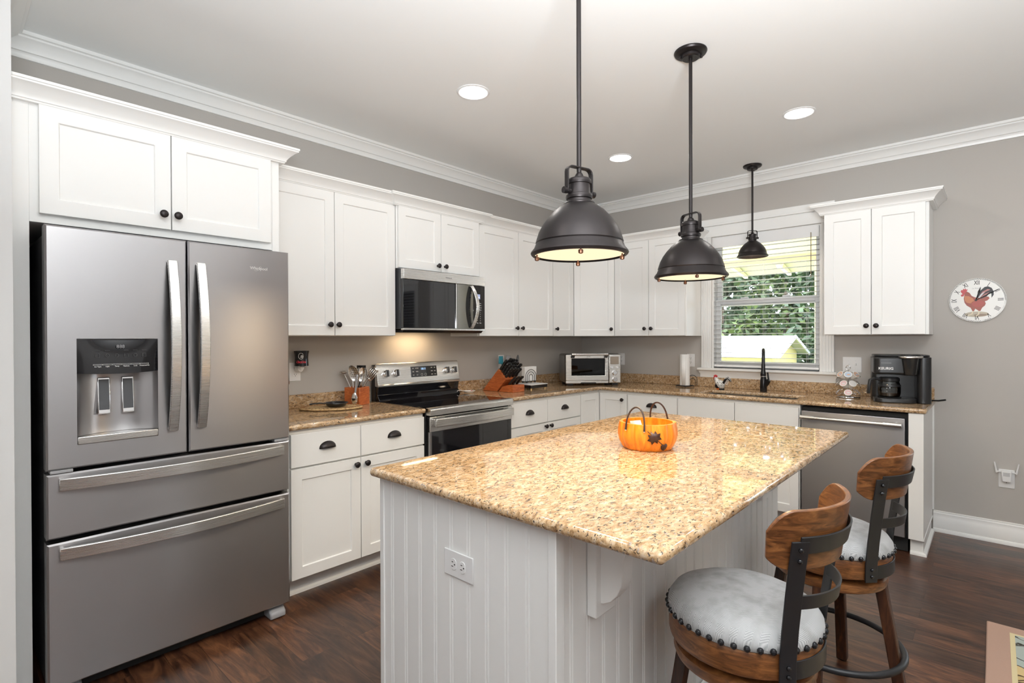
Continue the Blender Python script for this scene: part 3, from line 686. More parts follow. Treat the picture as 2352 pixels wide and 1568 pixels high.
# ------------------------------------------------------------------ microwave
mw = thing('microwave', 'stainless microwave with dark glass door mounted above the stove', 'microwave', (0.2, -2.25, 1.41))
Y0, Y1 = -2.626, -1.868
obj('housing', B().box(0.03, 0.372, Y0, Y1, 1.418, 1.820), DARKPL, mw, bevel=0.002)
obj('bottom_vent', B().prism([(0.06, 1.402), (0.375, 1.395), (0.395, 1.412), (0.06, 1.417)], Y0+0.01, Y1-0.01, 'y'), BLACKPL, mw)
dr = obj('door', B().box(0.374, 0.402, Y0+0.004, -1.989, 1.426, 1.752), BLACKGLASS, mw, bevel=0.002)
obj('top_strip', B().box(0.374, 0.408, Y0+0.004, Y1, 1.7535, 1.821), STEEL_L, mw, bevel=0.002)
obj('bottom_strip', B().box(0.374, 0.408, Y0+0.004, Y1, 1.412, 1.4255), STEEL_L, mw, bevel=0.002)
obj('mirror_panel', B().box(0.402, 0.4055, -2.150, -1.990, 1.427, 1.751), steel('smoked_mirror_steel', (0.30, 0.30, 0.28), 0.10, 0.0), dr)
obj('door_seam', B().box(0.402, 0.407, -2.163, -2.155, 1.427, 1.751), CHROME, dr)
obj('handle', B().strap(bow(18, 1.432, 1.746, 0.404, 0.045, lambda s, x: (x+0.006, -2.010+0.02*((x-0.404)/0.045), s)), (0, 1, 0), 0.030, 0.011), STEEL_L, dr, bevel=0.003)
obj('handle_recess', B().strap(bow(18, 1.44, 1.738, 0.4065, 0.0, lambda s, x: (x, -2.052+0.028*(1-(1-2*(s-1.44)/0.298)**2)*-1+0.03, s)), (0, 1, 0), 0.028, 0.001), GASKET, dr)
cp = obj('control_panel', B().box(0.374, 0.405, -1.987, Y1, 1.427, 1.751), BLACKGLASS, mw, bevel=0.001)
obj('display', B().box(0.405, 0.4058, -1.955, -1.918, 1.652, 1.688), mat('pale_display', (0.1, 0.12, 0.2), 0.2, emit=(0.6, 0.68, 1.0), estr=0.55), cp)
obj('clock_digits', B().text('10:11', 0.013, frame((0.4062, -1.9365, 1.665), (0, 1, 0), (0, 0, 1)), bold=0.0004), mat('display_ink', (0.9, 0.92, 1), 0.4, emit=(1, 1, 1), estr=1.0), cp)
b = B(); rows = ['Pop', 'Melt', 'Cook', 'Heat', '1  2', '3  4', '5  6', '7  8', '9  0', 'Stop Start']
for i, s in enumerate(rows):
    z = 1.620-i*0.0165
    for y, w_ in ((-1.945, s.split()[0]), (-1.915, s.split()[-1])): b.text(w_, 0.0095, frame((0.4055, y, z), (0, 1, 0), (0, 0, 1)), bold=0.0002)
obj('key_lettering', b, WHITEMARK, cp)
obj('badge_lettering', B().text('Whirlpool', 0.014, frame((0.4085, -2.232, 1.787), (0, 1, 0), (0, 0, 1)), bold=0.0003), GREYMARK, mw)
l = lamp('cooktop_light', 'AREA', (0.13, -2.28, 1.39), (0, R(10), 0), 1.6, (1.0, 0.72, 0.42), shape='RECTANGLE', size=0.06, size_y=0.3)

# ------------------------------------------------------------------ dishwasher
dw = thing('dishwasher', 'stainless dishwasher with bar handle at the right end of the counter', 'dishwasher', (2.59, -0.33, 0))
obj('tub', B().box(2.296, 2.892, -0.60, -0.03, 0.10, 0.872), GASKET, dw)
d = obj('door', B().box(2.299, 2.882, -0.645, -0.603, 0.102, 0.846), STEEL, dw, bevel=0.004)
b = B().cyl((2.305, -0.690, 0.806), (2.868, -0.690, 0.806), 0.0115); b.cyl((2.303, -0.690, 0.806), (2.388, -0.690, 0.806), 0.0155); b.cyl((2.775, -0.690, 0.806), (2.870, -0.690, 0.806), 0.0155)
for x in (2.335, 2.835): b.cyl((x, -0.690, 0.806), (x, -0.645, 0.806), 0.009)
obj('handle', b, STEEL_L, d)
obj('toe_panel', B().box(2.296, 2.892, -0.585, -0.57, 0.003, 0.098), GASKET, dw)

# ------------------------------------------------------------------ island
IX0, IX1, IY0, IY1 = 1.745, 2.492, -3.690, -1.875
isl = thing('kitchen_island', 'white beadboard kitchen island base under the large granite top', 'kitchen island', (2.1, -2.78, 0))
obj('body', B().box(IX0+0.006, IX1-0.006, IY0+0.006, IY1, 0.0, 0.883), PAINT, isl)
def bead(a0, a1, g0, pitch, d):
    p = [(a0, 0)]; g = g0
    while g < a1-0.02:
        p += [(g-0.0085, 0), (g-0.005, d), (g-0.002, 0), (g+0.002, 0), (g+0.005, d), (g+0.0085, 0)]; g += pitch
    return p+[(a1, 0)]
f = bead(IX0, 2.476, 1.808, 0.0745, 0.0045)
obj('end_beadboard', B().prism([(x, IY0+y) for x, y in f]+[(2.476, IY0+0.008), (IX0, IY0+0.008)], 0.0, 0.883, 'z'), PAINT, isl, ang=20)
f = bead(IY0+0.004, IY1, -3.622, 0.0755, -0.0045)
obj('side_beadboard', B().prism([(IX1+y, x) for x, y in f]+[(IX1-0.008, IY1), (IX1-0.008, IY0+0.004)], 0.0, 0.883, 'z'), PAINT, isl, ang=20)
obj('corner_trim', B().box(2.474, 2.500, IY0-0.005, IY0+0.03, 0.0, 0.883), PAINT, isl, bevel=0.002)
obj('corner_trim', B().box(IX0-0.004, IX0+0.018, IY0-0.004, IY0+0.02, 0.0, 0.883), PAINT, isl, bevel=0.002)
obj('base_moulding', B().sweep([(0, 0), (0.022, 0), (0.02, 0.012), (0.012, 0.02), (0.012, 0.075), (0.006, 0.088), (0, 0.09)], [(IX0-0.004, IY0-0.004), (IX1+0.008, IY0-0.004), (IX1+0.008, IY1)]), PAINT, isl)
cor = [(2.52, 0.882), (2.70, 0.882), (2.66, 0.868), (2.625, 0.845), (2.602, 0.815), (2.590, 0.78), (2.588, 0.745), (2.584, 0.715), (2.572, 0.685), (2.552, 0.662), (2.53, 0.650), (2.52, 0.648)]
for y in (-3.552, -2.20):
    c = obj('corbel', B().box(IX1, 2.522, y, y+0.095, 0.615, 0.882), PAINT, isl, bevel=0.003)
    obj('bracket', B().prism(cor, y+0.022, y+0.073, 'y'), PAINT, c, bevel=0.002)
tp = thing('island_countertop', 'glossy brown granite slab topping the kitchen island', 'countertop', (2.25, -2.78, CZ0))
obj('slab', B().prism([(1.716, -3.722), (2.794, -3.722), (2.794, -1.842), (1.716, -1.842)], CZ0, CZ1, 'z'), GRANITE, tp, bevel=0.0135, seg=5)

# ------------------------------------------------------------------ outlets and switches
def outlet(label, loc, xdir, updir, w=0.073, h=0.118, gang=1, switch=False, group='white outlet cover plates', name='outlet'):
    t = thing(name, label, 'switch' if switch else 'outlet', loc, 0, group)
    F = frame(loc, xdir, updir)
    b = B().box(-w/2, w/2, -h/2, h/2, 0, 0.004, F); obj('cover_plate', b, WHITEPL, t, bevel=0.002)
    if switch:
        for k in (-1, 1):
            obj('toggle', B().box(k*0.023-0.004, k*0.023+0.004, -0.006, 0.011, 0.004, 0.014, F), WHITEPL, t, bevel=0.001)
        b = B()
        for k in (-1, 1):
            for y in (-0.03, 0.03): b.cyl(F @ Vector((k*0.023, y, 0.004)), F @ Vector((k*0.023, y, 0.0048)), 0.003, seg=10)
        obj('screws', b, WHITEMARK, t)
    else:
        for k in (-1, 1):
            r = obj('receptacle', B().prism([(0.017*cos(a), 0.0145*max(-0.8, min(0.8, sin(a)))+k*0.0195) for a in [2*pi*i/24 for i in range(24)]], 0.004, 0.006, 'z', F), WHITEPL, t, bevel=0.0006)
            b = B()
            for sx, hh in ((-0.0065, 0.008), (0.0065, 0.0065)): b.box(sx-0.0011, sx+0.0011, k*0.0195, k*0.0195+hh, 0.006, 0.0063, F)
            b.cyl(F @ Vector((0, k*0.0195-0.006, 0.006)), F @ Vector((0, k*0.0195-0.006, 0.0063)), 0.0024, seg=10)
            obj('slots', b, GASKET, r)
    return t
LX, UZ, BX = (0, 1, 0), (0, 0, 1), (1, 0, 0)
outlet('white outlet cover on the left wall near the refrigerator, holding the wax warmer', (0.0005, -3.170, 1.145), LX, UZ)
outlet('white outlet cover on the left wall behind the knife block', (0.0005, -1.265, 1.146), LX, UZ)
outlet('white outlet cover half hidden behind the toaster oven', (0.492, -0.0005, 1.142), BX, UZ)
outlet('white outlet cover beside the paper towel roll', (1.222, -0.0005, 1.147), BX, UZ)
outlet('white outlet cover low on the back wall, holding the range extender', (3.353, -0.0005, 0.428), BX, UZ, w=0.078, h=0.12)
outlet('white double outlet set sideways on the beadboard end of the island', (2.141, IY0-0.0005, 0.692), (0, 0, 1), (-1, 0, 0), w=0.076, h=0.124)
outlet('white double switch cover behind the pod carousel', (2.493, -0.0005, 1.146), BX, UZ, w=0.122, h=0.116, switch=True, group=None, name='light_switch')
ex = thing('range_extender', 'white plug-in range extender with two antennas low on the back wall', 'range extender', (3.352, -0.006, 0.44))
obj('case', B().prism([(3.326, 0.482), (3.378, 0.482), (3.374, 0.412), (3.332, 0.412)], -0.04, -0.007, 'y'), WHITEPL, ex, bevel=0.004)
for s in (-1, 1):
    obj('antenna', B().cyl((3.352+s*0.026, -0.02, 0.474), (3.352+s*0.05, -0.02, 0.472), 0.004).cyl((3.352+s*0.047, -0.02, 0.466), (3.352+s*0.058, -0.024, 0.535), 0.0055, 0.004), WHITEPL, ex)
b = B()
for i in range(6): b.box(3.336, 3.368, -0.0405, -0.04, 0.45+i*0.004, 0.4515+i*0.004)
obj('vent_lines', b, GREYMARK, ex)

# ------------------------------------------------------------------ bar stools
def make_stool(label):
    t = thing('bar_stool', label, 'bar stool', (0, 0, 0), 0, 'swivel bar stools at the island')
    obj('seat_cushion', B().lathe([(0.190, 0.568), (0.199, 0.572), (0.2035, 0.582), (0.2015, 0.598), (0.188, 0.618), (0.155, 0.634), (0.10, 0.643), (0.04, 0.646), (0, 0.6465)], 64), FABRIC, t, local=True)
    b = B()
    for i in range(42):
        a = 2*pi*(i+0.5)/42; b.sphere((0.2035*cos(a), 0.2035*sin(a), 0.5805), (0.0085, 0.0085, 0.0085), 10)
    obj('nailhead_trim', b, BLACKGLOSS, t, local=True)
    obj('seat_frame', B().lathe([(0, 0.500), (0.190, 0.500), (0.198, 0.506), (0.2005, 0.518), (0.2005, 0.560), (0.197, 0.570), (0, 0.570)], 64), STOOLWOOD, t, local=True)
    obj('swivel_plate', B().lathe([(0, 0.486), (0.14, 0.486), (0.14, 0.4995), (0, 0.4995)], 32), BLACKMETAL, t, local=True)
    obj('lower_ring', B().lathe([(0, 0.440), (0.168, 0.440), (0.182, 0.448), (0.187, 0.462), (0.184, 0.476), (0.168, 0.4855), (0, 0.4855)], 64), STOOLWOOD, t, local=True)
    al = R(38)
    for k in range(4):
        a = k*pi/2+R(4); d = Vector((cos(a), sin(a), 0)); e = Vector((-sin(a), cos(a), 0)); b = B(); h = 0.019
        vs_ = [d*(r+q*h)+e*(p*h)+Vector((0, 0, z)) for r, z in ((0.236, 0.006), (0.162, 0.462)) for p, q in ((-1, -1), (1, -1), (1, 1), (-1, 1))]
        b.add(vs_, [(3, 2, 1, 0), (4, 5, 6, 7)]+[(i, (i+1) % 4, 4+(i+1) % 4, 4+i) for i in range(4)])
        g = obj('leg', b, STOOLDARK, t, local=True, bevel=0.004)
        obj('glide', B().cyl(d*0.236, d*0.236+Vector((0, 0, 0.007)), 0.011, seg=14), BLACKPL, g, local=True)
    obj('foot_ring', B().loft(arc((0, 0), 0.236, 0, 2*pi, 63, 0.195)[:-1]+[], 0.0115, 12, closed=True), BLACKMETAL, t, local=True)
    A = lambda a, r, z: (r*cos(a), r*sin(a), z)
    obj('rim_band', B().strap([A(-al+2*al*i/24, 0.2035, 0.531) for i in range(25)], (0, 0, 1), 0.046, 0.004), BLACKMETAL, t, local=True, bevel=0.001)
    for s in (-1, 1):
        pts = [(0.2075, 0.500), (0.209, 0.56), (0.218, 0.64), (0.232, 0.73), (0.246, 0.81), (0.259, 0.872)]
        q = obj('back_post', B().strap([A(s*al, r, z) for r, z in pts], (-sin(s*al), cos(s*al), 0), 0.044, 0.005), BLACKMETAL, t, local=True, bevel=0.001)
        b = B()
        for r, z in ((0.211, 0.545), (0.2105, 0.522), (0.258, 0.852), (0.2535, 0.824)): b.sphere(A(s*al, r+0.002, z), (0.006, 0.006, 0.006), 10)
        obj('bolts', b, BLACKGLOSS, q, local=True)
    obj('mid_strap', B().strap([A(-al+2*al*i/24, 0.2245+0.012*sin(pi*i/24), 0.712) for i in range(25)], [(0.15*cos(-al+2*al*i/24), 0.15*sin(-al+2*al*i/24), 1) for i in range(25)], 0.036, 0.005), BLACKMETAL, t, local=True, bevel=0.001)
    obj('top_strap', B().strap([A(-al+2*al*i/24, 0.2565, 0.862) for i in range(25)], [(0.21*cos(-al+2*al*i/24), 0.21*sin(-al+2*al*i/24), 1) for i in range(25)], 0.044, 0.005), BLACKMETAL, t, local=True, bevel=0.001)
    # curved backrest, rounded at the top corners
    b = B(); n = 40; hm = R(55); rows = 10; vs_ = []; fs_ = []
    def edge(u):   # top and bottom height along the arc, u from -1 to 1
        k = max(0, (abs(u)-0.72)/0.28); return 0.795+0.030*k**2.2, 0.946-0.055*k**2.2
    for side in (0, 1):
        for i in range(n+1):
            u = 2*i/n-1; a = u*hm; zb, zt = edge(u)
            for j in range(rows+1):
                z = zb+(zt-zb)*j/rows; r = 0.2395+0.021*(z-0.795)/0.15+0.013*(side-1)
                vs_.append((r*cos(a), r*sin(a), z))
    K = (n+1)*(rows+1)
    for i in range(n):
        for j in range(rows):
            p = i*(rows+1)+j; q = p+rows+1
            fs_ += [(p, p+1, q+1, q), (K+p, K+q, K+q+1, K+p+1)]
        p = i*(rows+1); q = p+rows+1; fs_ += [(p, q, K+q, K+p), (p+rows, K+p+rows, K+q+rows, q+rows)]
    for j in range(rows):
        fs_ += [(j, K+j, K+j+1, j+1)]; p = n*(rows+1)+j; fs_ += [(p, p+1, K+p+1, K+p)]
    obj('backrest', b.add(vs_, fs_), STOOLWOOD, t, local=True, bevel=0.003)
    return t
s1 = make_stool('swivel bar stool at the near end of the island beside the corbel')
s1.location = (2.764, -3.173, 0); s1.rotation_euler = (0, 0, R(-4))
dup(s1, (2.822, -2.387, 0), R(-4), 'swivel bar stool farther along the island in front of the dishwasher')

# ------------------------------------------------------------------ pendants and ceiling lights
WARMGLOW = emis('warm_diffuser_glow', (1.0, 0.80, 0.52), 1.25)
SHADEIN = mat('white_shade_lining', (0.80, 0.72, 0.60), 0.5)
COPPER = mat('aged_copper_knob', (0.16, 0.075, 0.045), 0.35, 0.8)
def pendant(x, y, zr, s, az, label, lens=True, rodr=0.0085, baillen=0.007):
    t = thing('pendant_lamp', label, 'pendant lamp', (x, y, zr), 0, 'dark bronze pendant lamps')
    T = Matrix.Translation((x, y, zr)) @ Matrix.Diagonal((s, s, s, 1))
    out = [(0.163, -0.004), (0.170, -0.003), (0.1725, 0.002), (0.170, 0.008), (0.160, 0.020), (0.155, 0.033), (0.153, 0.036), (0.155, 0.040), (0.1515, 0.052), (0.144, 0.075), (0.131, 0.100), (0.113, 0.125), (0.090, 0.150), (0.070, 0.166), (0.056, 0.174)]
    inn = [(r-0.004, z-0.0035) for r, z in out[::-1]]
    sh = obj('lamp_shade', B().lathe(out+inn, 64, T, closed=True), BRONZE, t)
    neck = [(0.056, 0.171), (0.057, 0.176), (0.054, 0.180), (0.042, 0.182), (0.041, 0.192), (0.046, 0.194), (0.0475, 0.200), (0.046, 0.207), (0.0415, 0.209), (0.040, 0.213), (0.0385, 0.236), (0.0385, 0.245), (0.0425, 0.246), (0.0435, 0.252), (0.043, 0.260), (0.040, 0.264), (0.030, 0.268), (0.0, 0.270)]
    obj('socket_cap', B().lathe(neck, 40, T), BRONZE, t)
    d = Vector((cos(az), sin(az), 0)); u = Vector((-sin(az), cos(az), 0)); h = 0.055
    L = lambda p: T @ Vector(p)
    pts = [d*h+Vector((0, 0, 0.212)), d*h+Vector((0, 0, 0.285))]+[d*(h-0.02+0.02*cos(q))+Vector((0, 0, 0.285+0.02*sin(q))) for q in (0.4, 0.8, 1.2)]+[d*(h-0.02)+Vector((0, 0, 0.305))]
    pts += [Vector((-p.x, -p.y, p.z)) for p in pts[::-1]]
    obj('yoke', B().strap([L(p) for p in pts], u, 0.020*s, 0.005*s), BRONZE, t, bevel=0.001)
    b = B()
    for k in (-1, 1): b.cyl(L(d*k*0.040+Vector((0, 0, 0.218))), L(d*k*0.066+Vector((0, 0, 0.218))), 0.006*s).cyl(L(d*k*0.057+Vector((0, 0, 0.218))), L(d*k*0.07+Vector((0, 0, 0.218))), 0.0115*s).cyl(L(d*k*0.041+Vector((0, 0, 0.218))), L(d*k*0.052+Vector((0, 0, 0.218))), 0.010*s)
    obj('yoke_screws', b, BRONZE, t)
    cz = H-0.035
    obj('rod', B().cyl((x, y, zr+0.27*s), (x, y, cz), rodr, seg=16).lathe([(0.016, 0.268), (0.0165, 0.274), (0.012, 0.284), (0.0085, 0.288)], 20, T), BRONZE, t)
    k = 0.075/0.075*(1.0 if s > 0.9 else 0.92)
    cn = obj('ceiling_canopy', B().lathe([(0.076*k, H-0.001), (0.077*k, H-0.006), (0.073*k, H-0.013), (0.062*k, H-0.018), (0.044*k, H-0.020), (0.043*k, H-0.032), (0.038*k, H-0.036), (0.0, H-0.036)], 40, Matrix.Translation((x, y, 0))), BRONZE, t)
    for q in (az+0.9, az+0.9+pi): obj('canopy_screw', B().lathe([(0.004, H-0.018), (0.004, H-0.026), (0.007, H-0.027), (0.006, H-0.034), (0, H-0.035)], 12, Matrix.Translation((x+0.05*k*cos(q), y+0.05*k*sin(q), 0))), BRONZE, cn)
    if lens:
        obj('diffuser', B().lathe([(0.1585, 0.0), (0.1585, 0.003), (0, 0.003)], 48, T).lathe([(0.1585, 0.0), (0.0, -0.001)], 48, T), WARMGLOW, t)
        for q in range(4):
            a = az-R(38)+q*pi/2
            obj('retainer_knob', B().lathe([(0.003, 0.002), (0.003, -0.008), (0.0078, -0.009), (0.0085, -0.013), (0.0078, -0.020), (0.004, -0.022), (0, -0.022)], 10, T @ Matrix.Translation((0.150*cos(a), 0.150*sin(a), 0))), COPPER, t)
        lamp('pendant_bulb', 'AREA', (0, 0, -0.03), (0, 0, 0), 9, (1.0, 0.78, 0.5), parent=t, shape='DISK', size=0.28)
    else:
        obj('bulb', B().sphere((x, y, zr+0.06), (0.03, 0.03, 0.042), 20), emis('bulb_glow', (1, 0.85, 0.7), 4.0), t)
        lamp('pendant_bulb', 'POINT', (0, 0, 0.005), (0, 0, 0), 2.5, (1.0, 0.8, 0.6), parent=t, shadow_soft_size=0.03)
    return t
pendant(2.204, -3.173, 1.6515, 1.0, R(75), 'large dark bronze pendant lamp hanging nearest over the island')
pendant(2.204, -2.240, 1.6500, 1.0, R(-18), 'large dark bronze pendant lamp hanging over the far half of the island')
pendant(1.852, -0.266, 2.0080, 0.682, R(42), 'small dark bronze pendant lamp hanging in front of the window over the sink', lens=False, rodr=0.0075)
cans = [(1.126, -2.665, 'recessed ceiling light over the walkway in front of the stove'), (1.169, -1.153, 'recessed ceiling light in the back corner behind the near pendant'), (2.400, -1.110, 'recessed ceiling light right of the far island pendant'),
        (3.75, -2.65, 'recessed ceiling light right of the camera'), (3.75, -1.15, 'recessed ceiling light right of the clock'), (3.75, -4.30, 'recessed ceiling light above the camera'), (1.9, -4.35, 'recessed ceiling light near the refrigerator'), (5.4, -2.65, 'recessed ceiling light by the side wall'), (5.4, -5.8, 'recessed ceiling light in the living area'), (2.6, -6.2, 'recessed ceiling light behind the camera')]
for i, (x, y, lab) in enumerate(cans):
    t = thing('recessed_light', lab, 'ceiling light', (x, y, H), 0, 'recessed ceiling lights')
    T = Matrix.Translation((x, y, H))
    obj('trim_ring', B().lathe([(0.078, -0.0005), (0.093, -0.0005), (0.0925, -0.004), (0.082, -0.007), (0.078, -0.004)], 40, T, closed=True), WHITEPL, t)
    obj('lens', B().lathe([(0.0785, -0.004), (0.05, -0.0055), (0, -0.006)], 40, T), CANLENS, t)
    lamp('recessed_bulb', 'AREA', (0, 0, -0.02), (0, 0, 0), 3.0, (1.0, 0.965, 0.92), parent=t, shape='DISK', size=0.14)

# ------------------------------------------------------------------ wall clock
ck = thing('wall_clock', 'round rooster wall clock with Roman numerals and a checkered rim', 'clock', (3.206, -0.001, 1.600))
CR = 0.147; CF = lambda u, v, e=0: (3.206+u*CR, -0.0135-e, 1.600+v*CR)
CX = Matrix.Translation((3.206, -0.001, 1.600)) @ Matrix.Rotation(R(90), 4, 'X')
FACEM = mat('clock_face_white', (0.80, 0.79, 0.76), 0.35)
obj('clock_case', B().lathe([(0, 0), (CR-0.004, 0), (CR, 0.004), (CR, 0.010), (CR-0.002, 0.0125), (0, 0.0125)], 72, CX), FACEM, ck)
b = B()
for i in range(96):
    a = 2*pi*i/96; w_ = pi/96*0.95
    for r0_, r1_, sh in ((0.930, 0.957, 0), (0.957, 0.984, 1)):
        a2 = a+sh*pi/96
        b.add([CF(r*cos(q), r*sin(q)) for r, q in ((r0_, a2-w_/2), (r1_, a2-w_/2), (r1_, a2+w_/2), (r0_, a2+w_/2))], [(0, 1, 2, 3)])
INK = mat('black_ink', (0.015, 0.015, 0.015), 0.5)
obj('checkered_rim', b, INK, ck)
b = B()
for i, s in enumerate(('XII', 'I', 'II', 'III', 'IV', 'V', 'VI', 'VII', 'VIII', 'IX', 'X', 'XI')):
    s = 'IIII' if s == 'IV' else s
    a = R(90-30*i); d = Vector((cos(a), 0, sin(a))); e = Vector((sin(a), 0, -cos(a)))
    b.text(s, 0.040, frame(Vector(CF(0, 0))+d*(CR*0.785), e, d), width=0.62, ext=0.0002, bold=0.0004)
obj('numerals', b, INK, ck)
def pic(name, pts, col, e, rough=0.5):
    N = lambda p: CF((p[0]-1060)/745, -(p[1]-770)/560, e)
    b = B(); n = len(pts); vs_ = [N(p) for p in pts]; b.add(vs_, [tuple(range(n))])
    return obj(name, b, mat(name+'_paint', col, rough), ck)
el = lambda cx, cy_, rx, ry, n=28: [(cx+rx*cos(2*pi*k/n), cy_+ry*sin(2*pi*k/n)) for k in range(n)]
pic('picture_ground', el(1055, 1130, 310, 70), (0.52, 0.46, 0.36), 0.0002)
pic('picture_shadow', el(1150, 1150, 170, 30), (0.33, 0.25, 0.19), 0.0003)
pic('picture_legs', [(945, 1040), (975, 1050), (950, 1130), (840, 1165), (815, 1150), (918, 1118)], (0.75, 0.66, 0.50), 0.0004)
pic('picture_legs', [(1095, 1040), (1130, 1045), (1122, 1135), (1050, 1178), (1030, 1165), (1090, 1125)], (0.75, 0.66, 0.50), 0.0004)
pic('picture_tail', [(1050, 745), (1095, 640), (1160, 520), (1255, 445), (1340, 432), (1430, 475), (1478, 560), (1482, 650), (1428, 725), (1425, 620), (1390, 600), (1300, 690), (1180, 745)], (0.03, 0.03, 0.035), 0.0005)
for q in ([(1110, 680), (1200, 560), (1330, 500), (1400, 520), (1280, 570), (1160, 690)], [(1120, 720), (1260, 620), (1380, 570), (1300, 640), (1190, 715)]): pic('picture_plume', q, (0.45, 0.20, 0.19), 0.0007)
pic('picture_plume_light', [(1090, 715), (1160, 620), (1260, 560), (1200, 640), (1130, 715)], (0.62, 0.65, 0.66), 0.0008)
pic('picture_body', [(735, 545), (800, 538), (875, 580), (925, 655), (1000, 692), (1090, 715), (1180, 735), (1290, 690), (1350, 690), (1380, 735), (1320, 790), (1262, 805), (1285, 862), (1262, 915), (1195, 965), (1150, 1048), (1105, 1042), (1020, 985), (985, 1052), (945, 1042), (900, 960), (800, 900), (742, 825), (722, 725), (735, 640)], (0.36, 0.105, 0.08), 0.0006)
pic('picture_breast', [(740, 650), (850, 660), (960, 720), (1000, 790), (900, 850), (800, 830), (745, 760)], (0.56, 0.22, 0.11), 0.0009)
pic('picture_wing', [(930, 820), (1040, 770), (1200, 790), (1270, 850), (1180, 930), (1030, 950), (940, 900)], (0.42, 0.10, 0.085), 0.0009)
pic('picture_comb', [(640, 540), (655, 495), (700, 500), (705, 460), (745, 485), (765, 455), (785, 490), (830, 485), (790, 545), (735, 600), (722, 655), (665, 668), (640, 625), (690, 600)], (0.55, 0.09, 0.10), 0.001)
b = B()
for (px, py, w0) in ((1160, 430, 26), (1640, 492, 16)):
    p1 = Vector(CF((px-1060)/745, -(py-770)/560, 0.004)); p0 = Vector(CF(-0.03, 0, 0.004)); dd = (p1-p0); nn = Vector((-dd.z, 0, dd.x)).normalized()
    ww = w0*0.0002
    b.add([p0+nn*ww*0.6, p0-nn*ww*0.6, p0+dd*0.45-nn*ww*0.5, p0+dd*0.62-nn*ww*1.1, p1, p0+dd*0.62+nn*ww*1.1, p0+dd*0.45+nn*ww*0.5], [tuple(range(7))])
b.cyl(CF(-0.03, 0, 0), CF(-0.03, 0, 0.006), 0.006, seg=20)
obj('clock_hands', b, INK, ck, solid=0.0006)
b = B().text('Le Rooster', 0.011, frame(CF(0.0, 0.54, 0.0002), (1, 0, 0), (0, 0, 1)), shear=0.3)
obj('script_lettering', b, GREYMARK, ck)

# ------------------------------------------------------------------ rug
def rug_mat():
    m, n, l, p = nmat('floral_wool_pile')
    v = mapping(n, l, (1, 1, 1))
    vo = n.new('ShaderNodeTexVoronoi'); vo.inputs['Scale'].default_value = 9.0; vo.inputs['Randomness'].default_value = 1.0
    nz = noise(n, l, v, 6, 3); vm = n.new('ShaderNodeVectorMath'); vm.operation = 'MULTIPLY_ADD'; vm.inputs[1].default_value = (0.25, 0.25, 0)
    l.new(nz, vm.inputs[0]); l.new(v, vm.inputs[2]); l.new(vm.outputs['Vector'], vo.inputs['Vector'])
    s = n.new('ShaderNodeSeparateColor'); l.new(vo.outputs['Color'], s.inputs[0])
    r = ramp(n, [(0.0, (0.50, 0.36, 0.16)), (0.2, (0.62, 0.57, 0.44)), (0.36, (0.27, 0.29, 0.16)), (0.5, (0.58, 0.42, 0.20)), (0.66, (0.36, 0.40, 0.36)), (0.8, (0.60, 0.50, 0.30)), (0.9, (0.30, 0.05, 0.045))], 'CONSTANT')
    l.new(s.outputs[0], r.inputs['Fac'])
    e = n.new('ShaderNodeTexVoronoi'); e.feature = 'DISTANCE_TO_EDGE'; e.inputs['Scale'].default_value = 9.0; l.new(vm.outputs['Vector'], e.inputs['Vector'])
    er = ramp(n, [(0.02, (0.12, 0.09, 0.07)), (0.05, (1, 1, 1))]); l.new(e.outputs['Distance'], er.inputs['Fac'])
    l.new(mix(n, l, 1.0, r.outputs['Color'], er.outputs['Color'], 'MULTIPLY'), p.inputs['Base Color'])
    p.inputs['Roughness'].default_value = 1.0; add_bump(n, l, p, noise(n, l, v, 400, 2), 0.5, 0.003)
    return m
rg = thing('rug', 'floral rug with a dusty pink border on the wood floor', 'rug', (4.0, -2.2, 0))
obj('border', B().box(3.267, 4.75, -3.05, -1.366, 0.001, 0.013), mat('dusty_pink_pile', (0.40, 0.255, 0.19), 1.0, bump=(220, 0.7)), rg, bevel=0.005)
obj('inner_line', B().box(3.345, 4.67, -2.97, -1.440, 0.0128, 0.0142), mat('cream_pile', (0.62, 0.52, 0.30), 1.0, bump=(300, 0.5)), rg)
obj('floral_field', B().box(3.362, 4.655, -2.955, -1.456, 0.0138, 0.0150), rug_mat(), rg)

# ------------------------------------------------------------------ things on the left counter
Z = CZ1+0.0008
ut = thing('utensil_crock', 'square reddish wooden utensil holder left of the stove', 'utensil holder', (0.14, -2.81, Z), R(24))
b = B(); h = 0.118
for p in ((-0.058, 0.058, -0.058, -0.048), (-0.058, 0.058, 0.048, 0.058), (-0.058, -0.048, -0.048, 0.048), (0.048, 0.058, -0.048, 0.048)): b.box(*p, 0, h)
b.box(-0.048, 0.048, -0.048, 0.048, 0.0, 0.012)
obj('holder_body', b, CHERRY, ut, local=True, bevel=0.002)
obj('liner', B().box(-0.0475, 0.0475, -0.0475, 0.0475, 0.012, 0.10), BLACKPL, ut, local=True)
UC = Vector((0.14, -2.81, Z)); UG = 'steel utensils in the wooden holder'
rgt = Vector((cos(R(42.4)), sin(R(42.4)), 0)); fwd = Vector((-sin(R(42.4)), cos(R(42.4)), 0)); UPV = Vector((0, 0, 1))
def U(x, y, z): return UC+rgt*x+fwd*y+UPV*z     # x to the viewer's right, y away, z up from the counter
def utensil(name, label, base, tip, build, m=CHROME, r=0.0045, cat='utensil'):
    t = thing(name, label, cat, U(*base), 0, UG)
    obj('handle', B().loft([U(*base), U(*[(a+c)/2 for a, c in zip(base, tip)]), U(*tip)], [r, r*0.9, r*0.75], 8, flat=0.6), m, t)
    b = B(); build(b, Vector(U(*tip)), (U(*tip)-U(*base)).normalized()); return t, b
